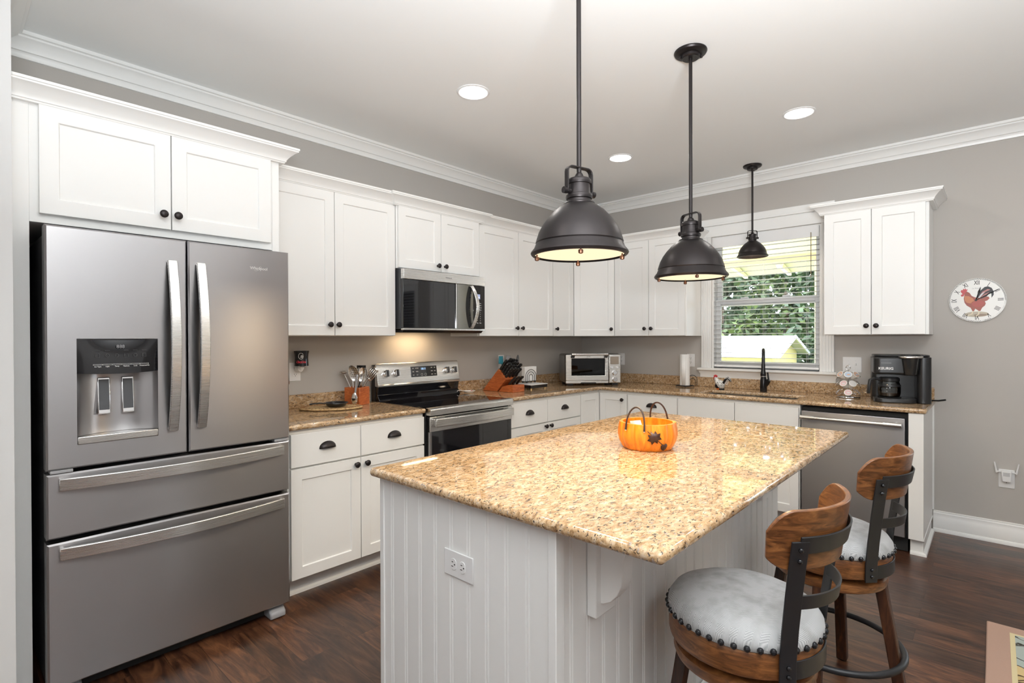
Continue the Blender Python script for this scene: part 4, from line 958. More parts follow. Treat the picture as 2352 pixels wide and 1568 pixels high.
def bowl(b, c, up_, fwd_, w, h, d, holes=False):
    side = up_.cross(fwd_).normalized(); f2 = side.cross(up_).normalized()
    b.surf(lambda u, v: tuple(c+up_*(h*(0.5-0.5*cos(pi*u)))*1.0+side*(w*sin(pi*u)**0.7*(v-0.5)*1.0)+f2*(-d*(1-(2*v-1)**2)*sin(pi*u))), 16, 12)
t, b = utensil('slotted_spoon', 'steel spoon with small round holes in the utensil holder', (0.005, 0.0, 0.10), (-0.005, -0.012, 0.155), lambda b, c, d: bowl(b, c, d, -fwd, 0.070, 0.105, 0.016))
obj('spoon_bowl', b, STEEL_L, t, solid=0.0015)
b = B()
for i in range(5):
    for j in range(4): b.sphere(U(-0.024+0.012*j+0.004*(i % 2), -0.034+0.002*abs(j-1.5), 0.19+0.013*i), (0.003, 0.003, 0.003), 8)
obj('holes', b, BLACKPL, t)
t, b = utensil('serving_spoon', 'steel serving spoon right of the pierced spoon in the utensil holder', (0.02, 0.0, 0.10), (0.030, -0.004, 0.150), lambda b, c, d: bowl(b, c, d, -fwd, 0.062, 0.10, 0.014))
obj('spoon_bowl', b, CHROME, t, solid=0.0015)
t, b = utensil('slotted_turner', 'slotted turner leaning right out of the utensil holder', (0.03, 0.008, 0.10), (0.068, 0.01, 0.165), lambda b, c, d: None, r=0.006)
d = Vector((0.62, -0.05, 0.78)); S_ = lambda a, c, e=0: U(0.068+0.62*a*0.09+0.78*c*0.031, 0.01+e, 0.165+0.78*a*0.09-0.62*c*0.031)
for k in range(5): c0 = -1+0.4*k; b.add([S_(0.1, c0), S_(1.0, c0), S_(1.0, c0+0.24), S_(0.1, c0+0.24)], [(0, 1, 2, 3)])
b.add([S_(0, -0.8), S_(0.16, -1), S_(0.16, 0.85), S_(0, 0.7)], [(0, 1, 2, 3)]); b.add([S_(0.88, -1), S_(1.08, -0.7), S_(1.08, 0.6), S_(0.88, 0.85)], [(0, 1, 2, 3)])
obj('turner_blade', b, STEEL_L, t, solid=0.002)
t, b = utensil('black_turner', 'black slotted turner standing tallest at the back of the utensil holder', (0.0, 0.02, 0.10), (0.022, 0.035, 0.19), lambda b, c, d: None, BLACKPL)
for k in range(4): b.box(0, 0.0001, 0, 0.0001, 0, 0.0001)
b = B(); Q = lambda x, z: U(0.018+x, 0.037, 0.185+z)
for a in ((-0.03, -0.018, 0, 0.075), (-0.010, -0.004, 0, 0.075), (0.004, 0.010, 0, 0.075), (0.018, 0.032, 0, 0.075), (-0.018, 0.018, 0, 0.012), (-0.018, 0.018, 0.06, 0.075)): b.add([Q(a[0], a[2]), Q(a[1], a[2]), Q(a[1], a[3]), Q(a[0], a[3])], [(0, 1, 2, 3)])
obj('turner_blade', b, BLACKPL, t, solid=0.003)
t, b = utensil('ladle', 'long ladle with small oval cup tilting left out of the utensil holder', (-0.035, 0.0, 0.09), (-0.092, 0.02, 0.205), lambda b, c, d: None, STEEL_L, 0.0035)
b.sphere(U(-0.098, 0.02, 0.214), (0.024, 0.024, 0.012), 16); obj('ladle_cup', b, STEEL_L, t)
t, b = utensil('pasta_server', 'tall rounded steel server at the left of the utensil holder', (-0.028, 0.012, 0.10), (-0.038, 0.02, 0.175), lambda b, c, d: bowl(b, c, d, -fwd, 0.05, 0.085, 0.02))
obj('server_bowl', b, STEEL_L, t, solid=0.0015)
t = thing('tongs', 'steel tongs hooked over the front of the utensil holder', 'tongs', U(0.01, -0.09, 0.02), 0, UG)
obj('arms', B().strap([U(0.022, -0.075, 0.205), U(0.018, -0.080, 0.14), U(0.013, -0.0875, 0.075)], fwd*0.3+rgt, 0.013, 0.005), CHROME, t, bevel=0.001)
b = B(); b.lathe([(0.0, 0), (0.013, 0.006), (0.019, 0.022), (0.020, 0.042), (0.014, 0.062), (0.007, 0.074), (0, 0.075)], 10, Matrix.Translation(U(0.010, -0.0925, 0.012)) @ Matrix.Rotation(R(42.4), 4, 'Z') @ Matrix.Diagonal((1, 0.38, 1, 1)))
obj('scalloped_tip', b, CHROME, t, ang=10)
tv = thing('trivet', 'oval woven trivet on the counter left of the utensil holder', 'trivet', (0.21, -3.035, Z), R(58))
b = B().lathe([(0, 0.001), (0.93, 0.001), (0.99, 0.004), (1.0, 0.008), (0.985, 0.0125), (0.93, 0.014), (0, 0.0125)], 64, Matrix.Diagonal((0.192, 0.122, 1, 1)))
obj('mat_body', b, SLATWOOD, tv, local=True)
b = B()
for i in range(44):
    a = 2*pi*i/44; b.loft([(0.155*cos(a), 0.098*sin(a), 0.0135), (0.170*cos(a+0.05), 0.108*sin(a+0.05), 0.0165), (0.186*cos(a+0.1), 0.118*sin(a+0.1), 0.0125)], 0.0022, 5)
obj('braided_edge', b, mat('dark_braid', (0.26, 0.13, 0.05), 0.7), tv, local=True)
pa = thing('skillet', 'small black skillet resting on the woven trivet', 'pan', (0.245, -3.02, Z+0.0178), R(-118))
obj('pan_body', B().lathe([(0, 0), (0.048, 0), (0.054, 0.003), (0.068, 0.020), (0.072, 0.021), (0.071, 0.024), (0.066, 0.023), (0.052, 0.006), (0, 0.004)], 40), BLACKPL, pa, local=True)
obj('handle', B().strap([(0.066, 0, 0.019), (0.10, 0, 0.022), (0.14, 0, 0.020), (0.158, 0, 0.016)], (0, 1, 0), 0.020, 0.008), BLACKPL, pa, local=True, bevel=0.003)
jr = thing('glass_jar', 'clear jar with a brown wooden lid beside the refrigerator', 'jar', (0.285, -3.405, Z))
T = Matrix.Translation((0.285, -3.405, Z))
obj('jar_glass', B().lathe([(0, 0.0), (0.05, 0.0), (0.058, 0.006), (0.060, 0.06), (0.060, 0.15), (0.055, 0.168), (0.053, 0.178)], 40, T), SMOKE, jr)
obj('lid', B().lathe([(0, 0.179), (0.06, 0.179), (0.064, 0.186), (0.062, 0.20), (0.045, 0.21), (0, 0.214)], 36, T), LIDWOOD, jr)
obj('jar_filling', B().lathe([(0, 0.003), (0.05, 0.003), (0.0555, 0.009), (0.057, 0.045), (0.04, 0.05), (0, 0.05)], 30, T), leafmat('orange_yellow_sweets', (0.5, 0.12, 0.03), (0.75, 0.55, 0.10)), jr)
# wax warmer
ww = thing('wax_warmer', 'black plug-in wax warmer with a red word above the left outlet', 'wax warmer', (0.04, -3.155, 1.20))
WXc = Matrix.Translation((0.062, -3.155, 1.185))
prof = [(0.043, 0.0), (0.041, 0.03), (0.040, 0.05), (0.042, 0.075), (0.046, 0.094), (0.043, 0.094), (0.038, 0.06), (0.0, 0.055)]
obj('shade', B().lathe([(0, 0.0)]+prof, 40, WXc), BLACKGLOSS, ww)
def onshade(a, z): return frame((0.062+0.0418*cos(a), -3.155+0.0418*sin(a), 1.185+z), (-sin(a), cos(a), 0), (0, 0, 1))
b = B()
for i, c in enumerate('Carolina'): b.text(c, 0.023, onshade(R(-62)+i*0.165, 0.025), bold=0.0003, ext=0.0007, shear=0.25)
obj('red_lettering', b, mat('red_print', (0.55, 0.03, 0.05), 0.4), ww)
b = B(); b.loft([onshade(R(-30)+0.34*cos(q), 0.062+0.019*sin(q)) @ Vector((0, 0, 0.0012)) for q in [0.5+5.2*i/24 for i in range(25)]], 0.0013, 6)
for q in range(5): b.loft([onshade(R(-34)+0.09*q, 0.05) @ Vector((0, 0, 0.001)), onshade(R(-30)+0.08*q, 0.066+0.003*(q % 2)) @ Vector((0, 0, 0.001))], 0.0012, 5)
obj('white_emblem', b, WHITEMARK, ww)
obj('plug_base', B().lathe([(0, 0), (0.02, 0), (0.024, 0.006), (0.024, 0.03), (0.018, 0.046), (0, 0.048)], 24, Matrix.Translation((0.006, -3.155, 1.166)) @ Matrix.Rotation(R(90), 4, 'Y')).cyl((0.05, -3.155, 1.168), (0.056, -3.155, 1.186), 0.02), WHITEPL, ww)

# ------------------------------------------------------------------ right of the stove
sr = thing('spoon_rest', 'small white ceramic spoon rest right of the stove', 'spoon rest', (0.15, -1.795, Z), R(60))
obj('dish', B().lathe([(0, 0.002), (0.03, 0.001), (0.040, 0.009), (0.047, 0.017), (0.045, 0.018), (0.036, 0.010), (0, 0.005)], 36, Matrix.Diagonal((1.1, 0.8, 1, 1))), CERAMIC, sr, local=True)
obj('rest_handle', B().strap([(-0.043, 0, 0.014), (-0.07, 0, 0.022), (-0.095, 0, 0.020), (-0.115, 0, 0.004)], (0, 1, 0), 0.018, 0.004), CERAMIC, sr, local=True, bevel=0.001)
obj('berry_decoration', B().sphere((0.02, 0.01, 0.012), 0.007, 10).sphere((0.028, -0.006, 0.013), 0.006, 10), RED, sr, local=True)
kb = thing('knife_block', 'slanted reddish knife block full of black-handled knives right of the stove', 'knife block', (0.25, -1.50, Z))
KY0, KY1 = -1.577, -1.425
side = [(0.082, 0), (0.248, 0), (0.352, 0.104), (0.268, 0.188)]
obj('block_body', B().prism([(x, Z+z) for x, z in side], KY0, KY1, 'y'), CHERRY, kb, bevel=0.002)
obj('steak_block', B().prism([(x, Z+z) for x, z in ((0.262, 0), (0.422, 0), (0.422, 0.060), (0.372, 0.060), (0.306, 0.044))], KY0+0.006, KY1-0.002, 'y'), CHERRY, kb, bevel=0.002)
obj('block_mark', B().text('CUTCO', 0.014, frame((0.4225, -1.46, Z+0.03), (0, 1, 0), (0, 0, 1))), mat('burnt_mark', (0.12, 0.03, 0.015), 0.6), kb)
dk = Vector((0.104, 0, 0.104)).normalized(); fcx = Vector((0.352-0.268, 0, 0.104-0.188)).normalized(); P0 = Vector((0.268, 0, Z+0.188))
def knife(base, d, length, label, big=True):
    t = thing('knife', label, 'knife', base, 0, 'black-handled knives in the block')
    b = B(); w = 0.013 if big else 0.0095; n = Vector((0, 1, 0)); s_ = d.cross(n)
    pts = [base+d*(length*q)+s_*(0.005*sin(q*3.0)*(1 if big else 0.5)) for q in (0.0, 0.15, 0.4, 0.7, 0.92, 1.0)]
    b.loft(pts, [w*0.75, w, w*0.82, w*0.95, w*1.02, w*0.5], 10, flat=0.72)
    obj('handle', b, BLACKPL, t)
    b = B()
    for q in (0.28, 0.55, 0.85):
        c = base+d*(length*q)+s_*(0.005*sin(q*3.0)); b.cyl(c-n*w*0.98, c+n*w*0.98, 0.0022, seg=8)
    obj('rivets', b, CHROME, t)
rows = [(0.012, 5, 0.125), (0.040, 5, 0.115), (0.068, 4, 0.115), (0.096, 4, 0.105)]
nth = ('first', 'second', 'third', 'fourth', 'fifth', 'sixth'); rn = ('top', 'second', 'third', 'lowest')
for ri, (s_, n_, ln) in enumerate(rows):
    for k in range(n_):
        y = KY0+0.017+(KY1-KY0-0.034)*(k/(n_-1)); q = P0+fcx*s_+Vector((0, y, 0))+dk*0.0015
        dd = (dk+Vector((0.02*((k*7+ri*3) % 5-2)/2, 0.03*((k*5+ri) % 3-1), 0))).normalized()
        knife(q, dd, ln*(0.92+0.05*((k*3+ri) % 4)), 'black-handled knife in the %s row of the block, %s from the stove' % (rn[ri], nth[k]))
for k in range(6):
    y = KY0+0.020+(KY1-KY0-0.040)*k/5; q = Vector((0.352, y, Z+0.0602)); d_ = Vector((0.085, 0.0, 0.075)).normalized()
    q = Vector((0.345 if k % 2 else 0.372, y, Z+0.0622 if k % 2 == 0 else Z+0.0575))
    knife(q, d_, 0.10, 'short steak knife in the front of the block, %s from the stove' % nth[k], False)
# tall utensils standing behind the knife block
ty = thing('napkin_tray', 'black tray with a white top and tiny feet right of the knife block', 'tray', (0.28, -1.17, Z))
obj('tray_top', B().box(0.155, 0.388, -1.30, -1.075, Z+0.038, Z+0.044), WHITEPL, ty, bevel=0.001)
obj('tray_body', B().box(0.157, 0.386, -1.298, -1.077, Z+0.012, Z+0.0378), BLACKGLOSS, ty, bevel=0.002)
b = B()
for x in (0.175, 0.37):
    for y in (-1.28, -1.095): b.cyl((x, y, Z), (x, y, Z+0.0118), 0.010, 0.009, 14)
obj('feet', b, mat('brass_foot', (0.60, 0.42, 0.20), 0.3, 0.9), ty)
nh = thing('napkin_holder', 'black wire napkin holder with arched sides on the tray', 'napkin holder', (0.25, -1.13, Z+0.045))
NZ = Z+0.0452
b = B()
NX = (0.212, 0.258)
yc = -1.150
for x in NX:
    for rr in (0.072, 0.050, 0.026):
        b.loft([(x, yc-rr, NZ+0.016)]+[(x, yc+rr*cos(q), NZ+0.052+rr*sin(q)*0.92) for q in [pi-pi*i/16 for i in range(17)]]+[(x, yc+rr, NZ+0.016)], 0.0022, 6)
    b.loft([(x, yc-0.074, NZ+0.014), (x, yc+0.074, NZ+0.014)], 0.0026, 6)
for y in (yc-0.072, yc, yc+0.072): b.loft([(NX[0]-0.002, y, NZ+0.014), (NX[1]+0.002, y, NZ+0.014)], 0.0026, 6)
for x in NX:
    for y in (yc-0.055, yc+0.055): b.sphere((x, y, NZ+0.0075), 0.0072, 10)
obj('wire_frame', b, BLACKMETAL, nh)
np_ = thing('napkins', 'stack of white paper napkins upright in the wire holder', 'napkins', (0.235, yc, NZ+0.018))
b = B()
for i in range(7): x = NX[0]+0.006+i*0.0052; b.box(x, x+0.0044, yc-0.078-0.0012*(i % 2), yc+0.080, NZ+0.0175, NZ+0.143-0.0015*(i % 3))
obj('napkin_stack', b, PAPER, np_)
def stick(name, label, base, tip, build, m, hm):
    t = thing(name, label, 'utensil', base, 0, 'cooking tools standing behind the knives')
    obj('handle', B().loft([base, tip], 0.006, 8), hm, t); b = B(); build(b); obj('head', b, m, t, solid=0.003); return t
TEAL = mat('teal_silicone', (0.03, 0.25, 0.33), 0.5)
jar2 = thing('tool_holder', 'small pale blue tool holder behind the knife block', 'utensil holder', (0.085, -1.23, Z))
obj('holder_body', B().lathe([(0, 0), (0.045, 0), (0.05, 0.005), (0.052, 0.135), (0.049, 0.135), (0.046, 0.008), (0, 0.008)], 36, Matrix.Translation((0.085, -1.23, Z))), mat('pale_blue_glaze', (0.30, 0.50, 0.56), 0.3), jar2)
hb = Vector((0.085, -1.23, Z+0.012))
def blade(c, w, h): return lambda b: b.surf(lambda u, v: (c[0]+0.006*sin(pi*v), c[1]-w+2*w*v*(1-0.15*u)+0.15*w*u, c[2]+h*u), 6, 6)
stick('teal_spatula', 'teal silicone spatula behind the knife block', hb+Vector((-0.02, -0.01, 0)), Vector((0.075, -1.335, Z+0.225)), blade((0.075, -1.345, Z+0.215), 0.030, 0.068), TEAL, TEAL)
stick('grey_spatula', 'grey nylon spatula behind the knife block', hb+Vector((0.0, -0.005, 0)), Vector((0.09, -1.265, Z+0.225)), blade((0.09, -1.265, Z+0.215), 0.033, 0.072), GREYPL, GREYPL)
stick('grey_spoon', 'tall grey spoon leaning right behind the knife block', hb+Vector((0.01, 0.02, 0)), Vector((0.10, -1.155, Z+0.205)), lambda b: b.surf(lambda u, v: (0.10-0.012*sin(pi*v)*sin(pi*u), -1.155+0.020*sin(pi*min(1, u*0.95+0.04))**0.6*(2*v-1)+0.012*(u-0.2), Z+0.195+0.095*u), 12, 8), mat('dark_grey_nylon', (0.12, 0.125, 0.13), 0.45), GREYPL)

# ------------------------------------------------------------------ toaster oven
to = thing('toaster_oven', 'stainless toaster oven angled in the counter corner', 'toaster oven', (0.545, -0.600, Z), R(47.5))
w2 = 0.262
obj('housing', B().box(-w2, w2, 0.01, 0.315, 0.022, 0.292), steel('toaster_side_steel', (0.34, 0.33, 0.32), 0.32, 0.0), to, local=True, bevel=0.022, seg=4)
b = B()
for x in (-w2+0.05, w2-0.05):
    for y in (0.04, 0.26): b.box(x-0.03, x+0.03, y-0.02, y+0.025, 0.0, 0.0225)
obj('feet', b, BLACKPL, to, local=True, bevel=0.003)
obj('front_frame', B().box(-w2, w2, -0.004, 0.012, 0.020, 0.290), BLACKPL, to, local=True, bevel=0.01)
dr = obj('door', B().gridsolid([-w2+0.003, -0.205, 0.110, 0.142], [0.048, 0.094, 0.252, 0.286], lambda i, j: not (i == 1 and j == 1), 0.004, 0.018), STEEL_L, to, local=True, bevel=0.003)
for v in dr.data.vertices: x, y, z = v.co; v.co = (x, -z, y)

obj('door_glass', B().box(-0.2045, 0.1095, -0.011, -0.0065, 0.0945, 0.2515), DARKGLASS, dr, local=True)
obj('cavity', B().box(-0.204, 0.109, -0.0035, -0.002, 0.095, 0.251), mat('dark_oven_cavity', (0.018, 0.018, 0.02), 0.6), dr, local=True)
b = B().cyl((-0.198, -0.0055, 0.128), (0.103, -0.0055, 0.128), 0.0016, seg=8).cyl((-0.198, -0.0055, 0.142), (-0.05, -0.0055, 0.142), 0.0014, seg=8).cyl((-0.198, -0.0055, 0.101), (0.103, -0.0055, 0.101), 0.0014, seg=8)
for z in (0.112, 0.155, 0.180, 0.212): b.cyl((-0.200, -0.0055, z), (-0.180, -0.0055, z), 0.0014, seg=8)
obj('rack', b, CHROME, dr, local=True)
b = B().cyl((-0.205, -0.052, 0.290), (0.125, -0.052, 0.290), 0.0085, seg=18)
for x in (-0.195, 0.115): b.cyl((x-0.014, -0.052, 0.290), (x+0.014, -0.052, 0.290), 0.0105, seg=18)
obj('handle', b, STEEL_L, dr, local=True)
b = B()
for x in (-0.195, 0.115): b.prism([(-0.018, 0.256), (-0.018, 0.284), (-0.048, 0.286), (-0.052, 0.280)], x-0.017, x+0.017, 'x')
obj('handle_mount', b, DARKPL, dr, local=True, bevel=0.002)
b = B().box(-w2+0.003, 0.142, -0.016, -0.002, 0.022, 0.046); obj('lower_trim', b, STEEL_L, to, local=True, bevel=0.003)
obj('crumb_tray', B().prism([(-0.125, 0.021), (0.03, 0.021), (0.02, 0.031), (-0.115, 0.031)], -0.0175, -0.012, 'y'), BLACKPL, to, local=True)
cpn = obj('control_panel', B().box(0.147, w2-0.002, -0.016, 0.0, 0.024, 0.287), STEEL_L, to, local=True, bevel=0.006)
obj('display', B().box(0.160, 0.240, -0.0175, -0.0155, 0.197, 0.268), mat('amber_lcd', (0.30, 0.25, 0.20), 0.25), cpn, local=True, bevel=0.002)
XA = lambda x, z: Matrix.Translation((x, -0.016, z)) @ Matrix.Rotation(R(90), 4, 'X')
for x in (0.174, 0.226): obj('button', B().lathe([(0.013, 0), (0.013, 0.004), (0.011, 0.006), (0, 0.006)], 24, XA(x, 0.168)), CHROME, cpn, local=True)
for z in (0.119, 0.056): obj('dial', B().lathe([(0.026, 0), (0.026, 0.003), (0.022, 0.005), (0.021, 0.018), (0.018, 0.021), (0, 0.021)], 32, XA(0.201, z)), CHROME, cpn, local=True)
obj('brand_lettering', B().text('Breville', 0.012, frame((-0.045, -0.0185, 0.268), (1, 0, 0), (0, 0, 1))), DARKMARK, dr, local=True)

# ------------------------------------------------------------------ under the window
th = thing('paper_towel_holder', 'black wire paper towel stand left of the window', 'paper towel holder', (1.235, -0.155, Z))
TC = Vector((1.235, -0.160, 0)); tr = 0.043
b = B(); b.loft(arc(TC, 0.075, 0, 2*pi, 40, Z+0.010)[:-1], 0.003, 8, closed=True); b.loft([(TC.x-0.075, TC.y, Z+0.010), (TC.x+0.075, TC.y, Z+0.010)], 0.003, 8).loft([(TC.x, TC.y-0.075, Z+0.010), (TC.x, TC.y+0.075, Z+0.010)], 0.003, 8)
for k in range(4): a = k*pi/2+0.5; b.sphere((TC.x+0.075*cos(a), TC.y+0.075*sin(a), Z+0.006), 0.006, 10)
b.loft([(TC.x, TC.y, Z+0.008), (TC.x, TC.y, Z+0.270)], 0.004, 8)
for rr, hh in ((0.040, 0.105), (0.026, 0.075)):
    cx_, cy_ = TC.x+0.058, TC.y+0.028
    dx, dy = cos(R(42)), sin(R(42))
    b.loft([(cx_-dx*rr, cy_-dy*rr, Z+0.010)]+[(cx_-dx*rr*cos(q), cy_-dy*rr*cos(q), Z+hh-rr+rr*sin(q)) for q in [pi*i/14 for i in range(15)]]+[(cx_+dx*rr, cy_+dy*rr, Z+0.010)], 0.0024, 6)
obj('wire_stand', b, BLACKMETAL, th)
pt = thing('paper_towel_roll', 'white paper towel roll on the black wire stand', 'paper towels', (TC.x, TC.y, Z+0.014))
obj('roll', B().lathe([(0.019, Z+0.014), (tr, Z+0.014), (tr+0.0005, Z+0.02), (tr, Z+0.15), (tr+0.0005, Z+0.285), (tr-0.001, Z+0.291), (0.019, Z+0.289)], 48, Matrix.Translation(TC), closed=True), PAPER, pt)
obj('paper_edge', B().surf(lambda u, v: (TC.x+(tr+0.0025*u)*cos(-1.9+0.9*u), TC.y+(tr+0.0025*u)*sin(-1.9+0.9*u), Z+0.0145+0.274*v), 8, 1), PAPER, pt, solid=0.0006)

# rooster figurine, beak to the left
ro = thing('rooster_figurine', 'black and white rooster figurine with a red comb below the window', 'figurine', (1.575, -0.230, Z), R(8))
G = lambda b: b
body = B().loft([(0.028, 0, 0.012), (0.022, 0, 0.020), (0.012, 0, 0.036), (0.002, 0, 0.050), (-0.014, 0, 0.064), (-0.026, 0, 0.078), (-0.032, 0, 0.090), (-0.035, 0, 0.100), (-0.035, 0, 0.106)], [0.012, 0.024, 0.034, 0.035, 0.027, 0.0185, 0.0145, 0.0125, 0.006], 18)
m, n, l, p = nmat('speckled_white_glaze'); vv = mapping(n, l, (1, 1, 1)); x_ = noise(n, l, vv, 190, 2)
rr_ = ramp(n, [(0.52, (0.80, 0.79, 0.76)), (0.58, (0.06, 0.06, 0.06))]); l.new(x_, rr_.inputs['Fac']); l.new(rr_.outputs['Color'], p.inputs['Base Color']); p.inputs['Roughness'].default_value = 0.2
obj('body', body, m, ro, local=True)
obj('neck_feathers', B().lathe([(0.027, 0.0), (0.0195, 0.012), (0.0155, 0.024), (0.0135, 0.03)], 20, Matrix.Translation((-0.016, 0, 0.066)) @ Matrix.Rotation(R(-34), 4, 'Y')), CERAMIC, ro, local=True)
obj('breast', B().sphere((-0.014, 0, 0.032), (0.026, 0.027, 0.026), 20), BLACKGLOSS, ro, local=True)
b = B()
for k, (x0, z0, r_) in enumerate(((-0.044, 0.115, 0.006), (-0.036, 0.119, 0.007), (-0.028, 0.118, 0.006), (-0.021, 0.113, 0.005))): b.sphere((x0, 0, z0), (r_, 0.0035, r_*1.2), 10)
b.sphere((-0.034, 0, 0.108), (0.013, 0.004, 0.008), 12); b.sphere((-0.047, 0, 0.099), (0.006, 0.0105, 0.0075), 12); b.sphere((-0.046, 0, 0.090), (0.005, 0.004, 0.010), 12)
obj('comb_and_wattle', b, RED, ro, local=True)
obj('beak', B().lathe([(0.004, 0), (0, 0.011)], 10, Matrix.Translation((-0.046, 0, 0.103)) @ Matrix.Rotation(R(-95), 4, 'Y')), ORANGE, ro, local=True)
tb = B(); wb = B()
for k in range(7):
    sp = (k-3)*0.0055; hh = 0.112-0.004*abs(k-3)
    pts = [(0.026, sp*0.6, 0.030), (0.036, sp, 0.062), (0.050+0.002*k, sp*1.2, hh-0.012), (0.068, sp*1.3, hh-0.003), (0.084, sp*1.2, hh-0.018), (0.090, sp, hh-0.032)]
    (tb if k % 2 == 0 else wb).loft(pts, [0.010, 0.0125, 0.012, 0.010, 0.007, 0.002], 10, flat=0.35)
obj('tail_feathers', tb, BLACKGLOSS, ro, local=True)
for k in range(6):
    t0 = k*0.013
    wb.loft([(0.036+t0*0.55, s_*0.0205, 0.048+t0*0.8) for s_ in (-1,)]+[(0.052+t0*0.5, -0.0185, 0.052+t0*0.78), (0.066+t0*0.25, -0.0165, 0.042+t0*0.8)], 0.0022, 6)
obj('white_tail_stripes', wb, CERAMIC, ro, local=True)
obj('feet', B().sphere((-0.008, -0.010, 0.006), (0.020, 0.008, 0.006), 12).sphere((-0.004, 0.010, 0.006), (0.020, 0.008, 0.006), 12), ORANGE, ro, local=True)
obj('base', B().lathe([(0, 0), (1, 0), (1, 0.6), (0.8, 1), (0, 1)], 24, Matrix.Translation((0.012, 0, 0)) @ Matrix.Diagonal((0.026, 0.020, 0.014, 1))), BLACKGLOSS, ro, local=True)

# faucet
fa = thing('faucet', 'tall black gooseneck faucet behind the sink', 'faucet', (1.905, -0.165, Z))
FXc, FYc = 1.905, -0.165
FM = mat('oil_rubbed_black', (0.014, 0.013, 0.014), 0.22, 0.35)
obj('body', B().lathe([(0.026, 0), (0.027, 0.004), (0.0265, 0.05), (0.025, 0.09), (0.0185, 0.125), (0.0155, 0.15), (0.0165, 0.155), (0.0165, 0.160), (0.0135, 0.163)], 32, Matrix.Translation((FXc, FYc, Z))), FM, fa)
dxn, dyn = 0.28, -0.96
pts = [(0, 0.155), (0, 0.22), (0.0, 0.262)]+[(0.058-0.058*cos(q), 0.275+0.066*sin(q)) for q in [pi*i/14 for i in range(1, 14)]]+[(0.118, 0.262), (0.124, 0.225)]
obj('spout', B().loft([(FXc+dxn*s_, FYc+dyn*s_, Z+z) for s_, z in pts], 0.0125, 16), FM, fa)
b = B(); hx, hy = FXc+dxn*0.125, FYc+dyn*0.125
b.lathe([(0.0135, 0.10), (0.0145, 0.095), (0.0145, 0.070), (0.0165, 0.045), (0.0205, 0.028), (0.0215, 0.012), (0.018, 0.0)], 24, Matrix.Translation((hx, hy, Z+0.130)))
sh_ = obj('spray_head', b, FM, fa); obj('spray_rim', B().lathe([(0.018, 0), (0.0235, 0.002), (0.0235, 0.006), (0.019, 0.009)], 24, Matrix.Translation((hx, hy, Z+0.1285))), CHROME, fa)
b = B().loft([(FXc+0.010, FYc-0.004, Z+0.045), (FXc+0.032, FYc-0.012, Z+0.075), (FXc+0.045, FYc-0.016, Z+0.096)], [0.018, 0.0195, 0.0165], 18); obj('lever_hub', b, FM, fa)
obj('lever', B().loft([(FXc+0.044, FYc-0.016, Z+0.100), (FXc+0.040, FYc-0.016, Z+0.125), (FXc+0.036, FYc-0.014, Z+0.158)], [0.007, 0.0065, 0.006], 10), FM, fa)

# pod carousel
PC = Vector((2.503, -0.212, 0)); pcz = Z
ca = thing('pod_carousel', 'chrome wire carousel holding coffee pods left of the coffee maker', 'pod holder', (PC.x, PC.y, Z))
obj('base', B().lathe([(0, 0.0), (0.074, 0.0), (0.078, 0.004), (0.077, 0.010), (0.05, 0.014), (0, 0.016)], 44, Matrix.Translation((PC.x, PC.y, Z))), CHROME, ca)
b = B().cyl((PC.x, PC.y, Z+0.014), (PC.x, PC.y, Z+0.205), 0.004); b.loft([(PC.x+0.014*cos(q), PC.y, Z+0.218+0.016*sin(q)) for q in [2*pi*i/20 for i in range(20)]], 0.0032, 8, closed=True)
obj('pole', b, CHROME, ca)
tiers = [(Z+0.170, 0.062, R(-80), {0, 1, 6, 2, 5}), (Z+0.105, 0.064, R(-80)+pi/7, {0, 6}), (Z+0.040, 0.066, R(-80), {0})]
POD = mat('white_pod_plastic', (0.80, 0.79, 0.76), 0.35)
LIDS = [mat('pod_lid_%s' % k, c, 0.3) for k, c in (('blue', (0.45, 0.55, 0.68)), ('tan', (0.66, 0.42, 0.30)), ('brown', (0.30, 0.20, 0.17)), ('pink', (0.74, 0.52, 0.52)), ('silver', (0.72, 0.70, 0.69)))]
words_ = {0: 'top', 1: 'middle', 2: 'bottom'}
rings = B()
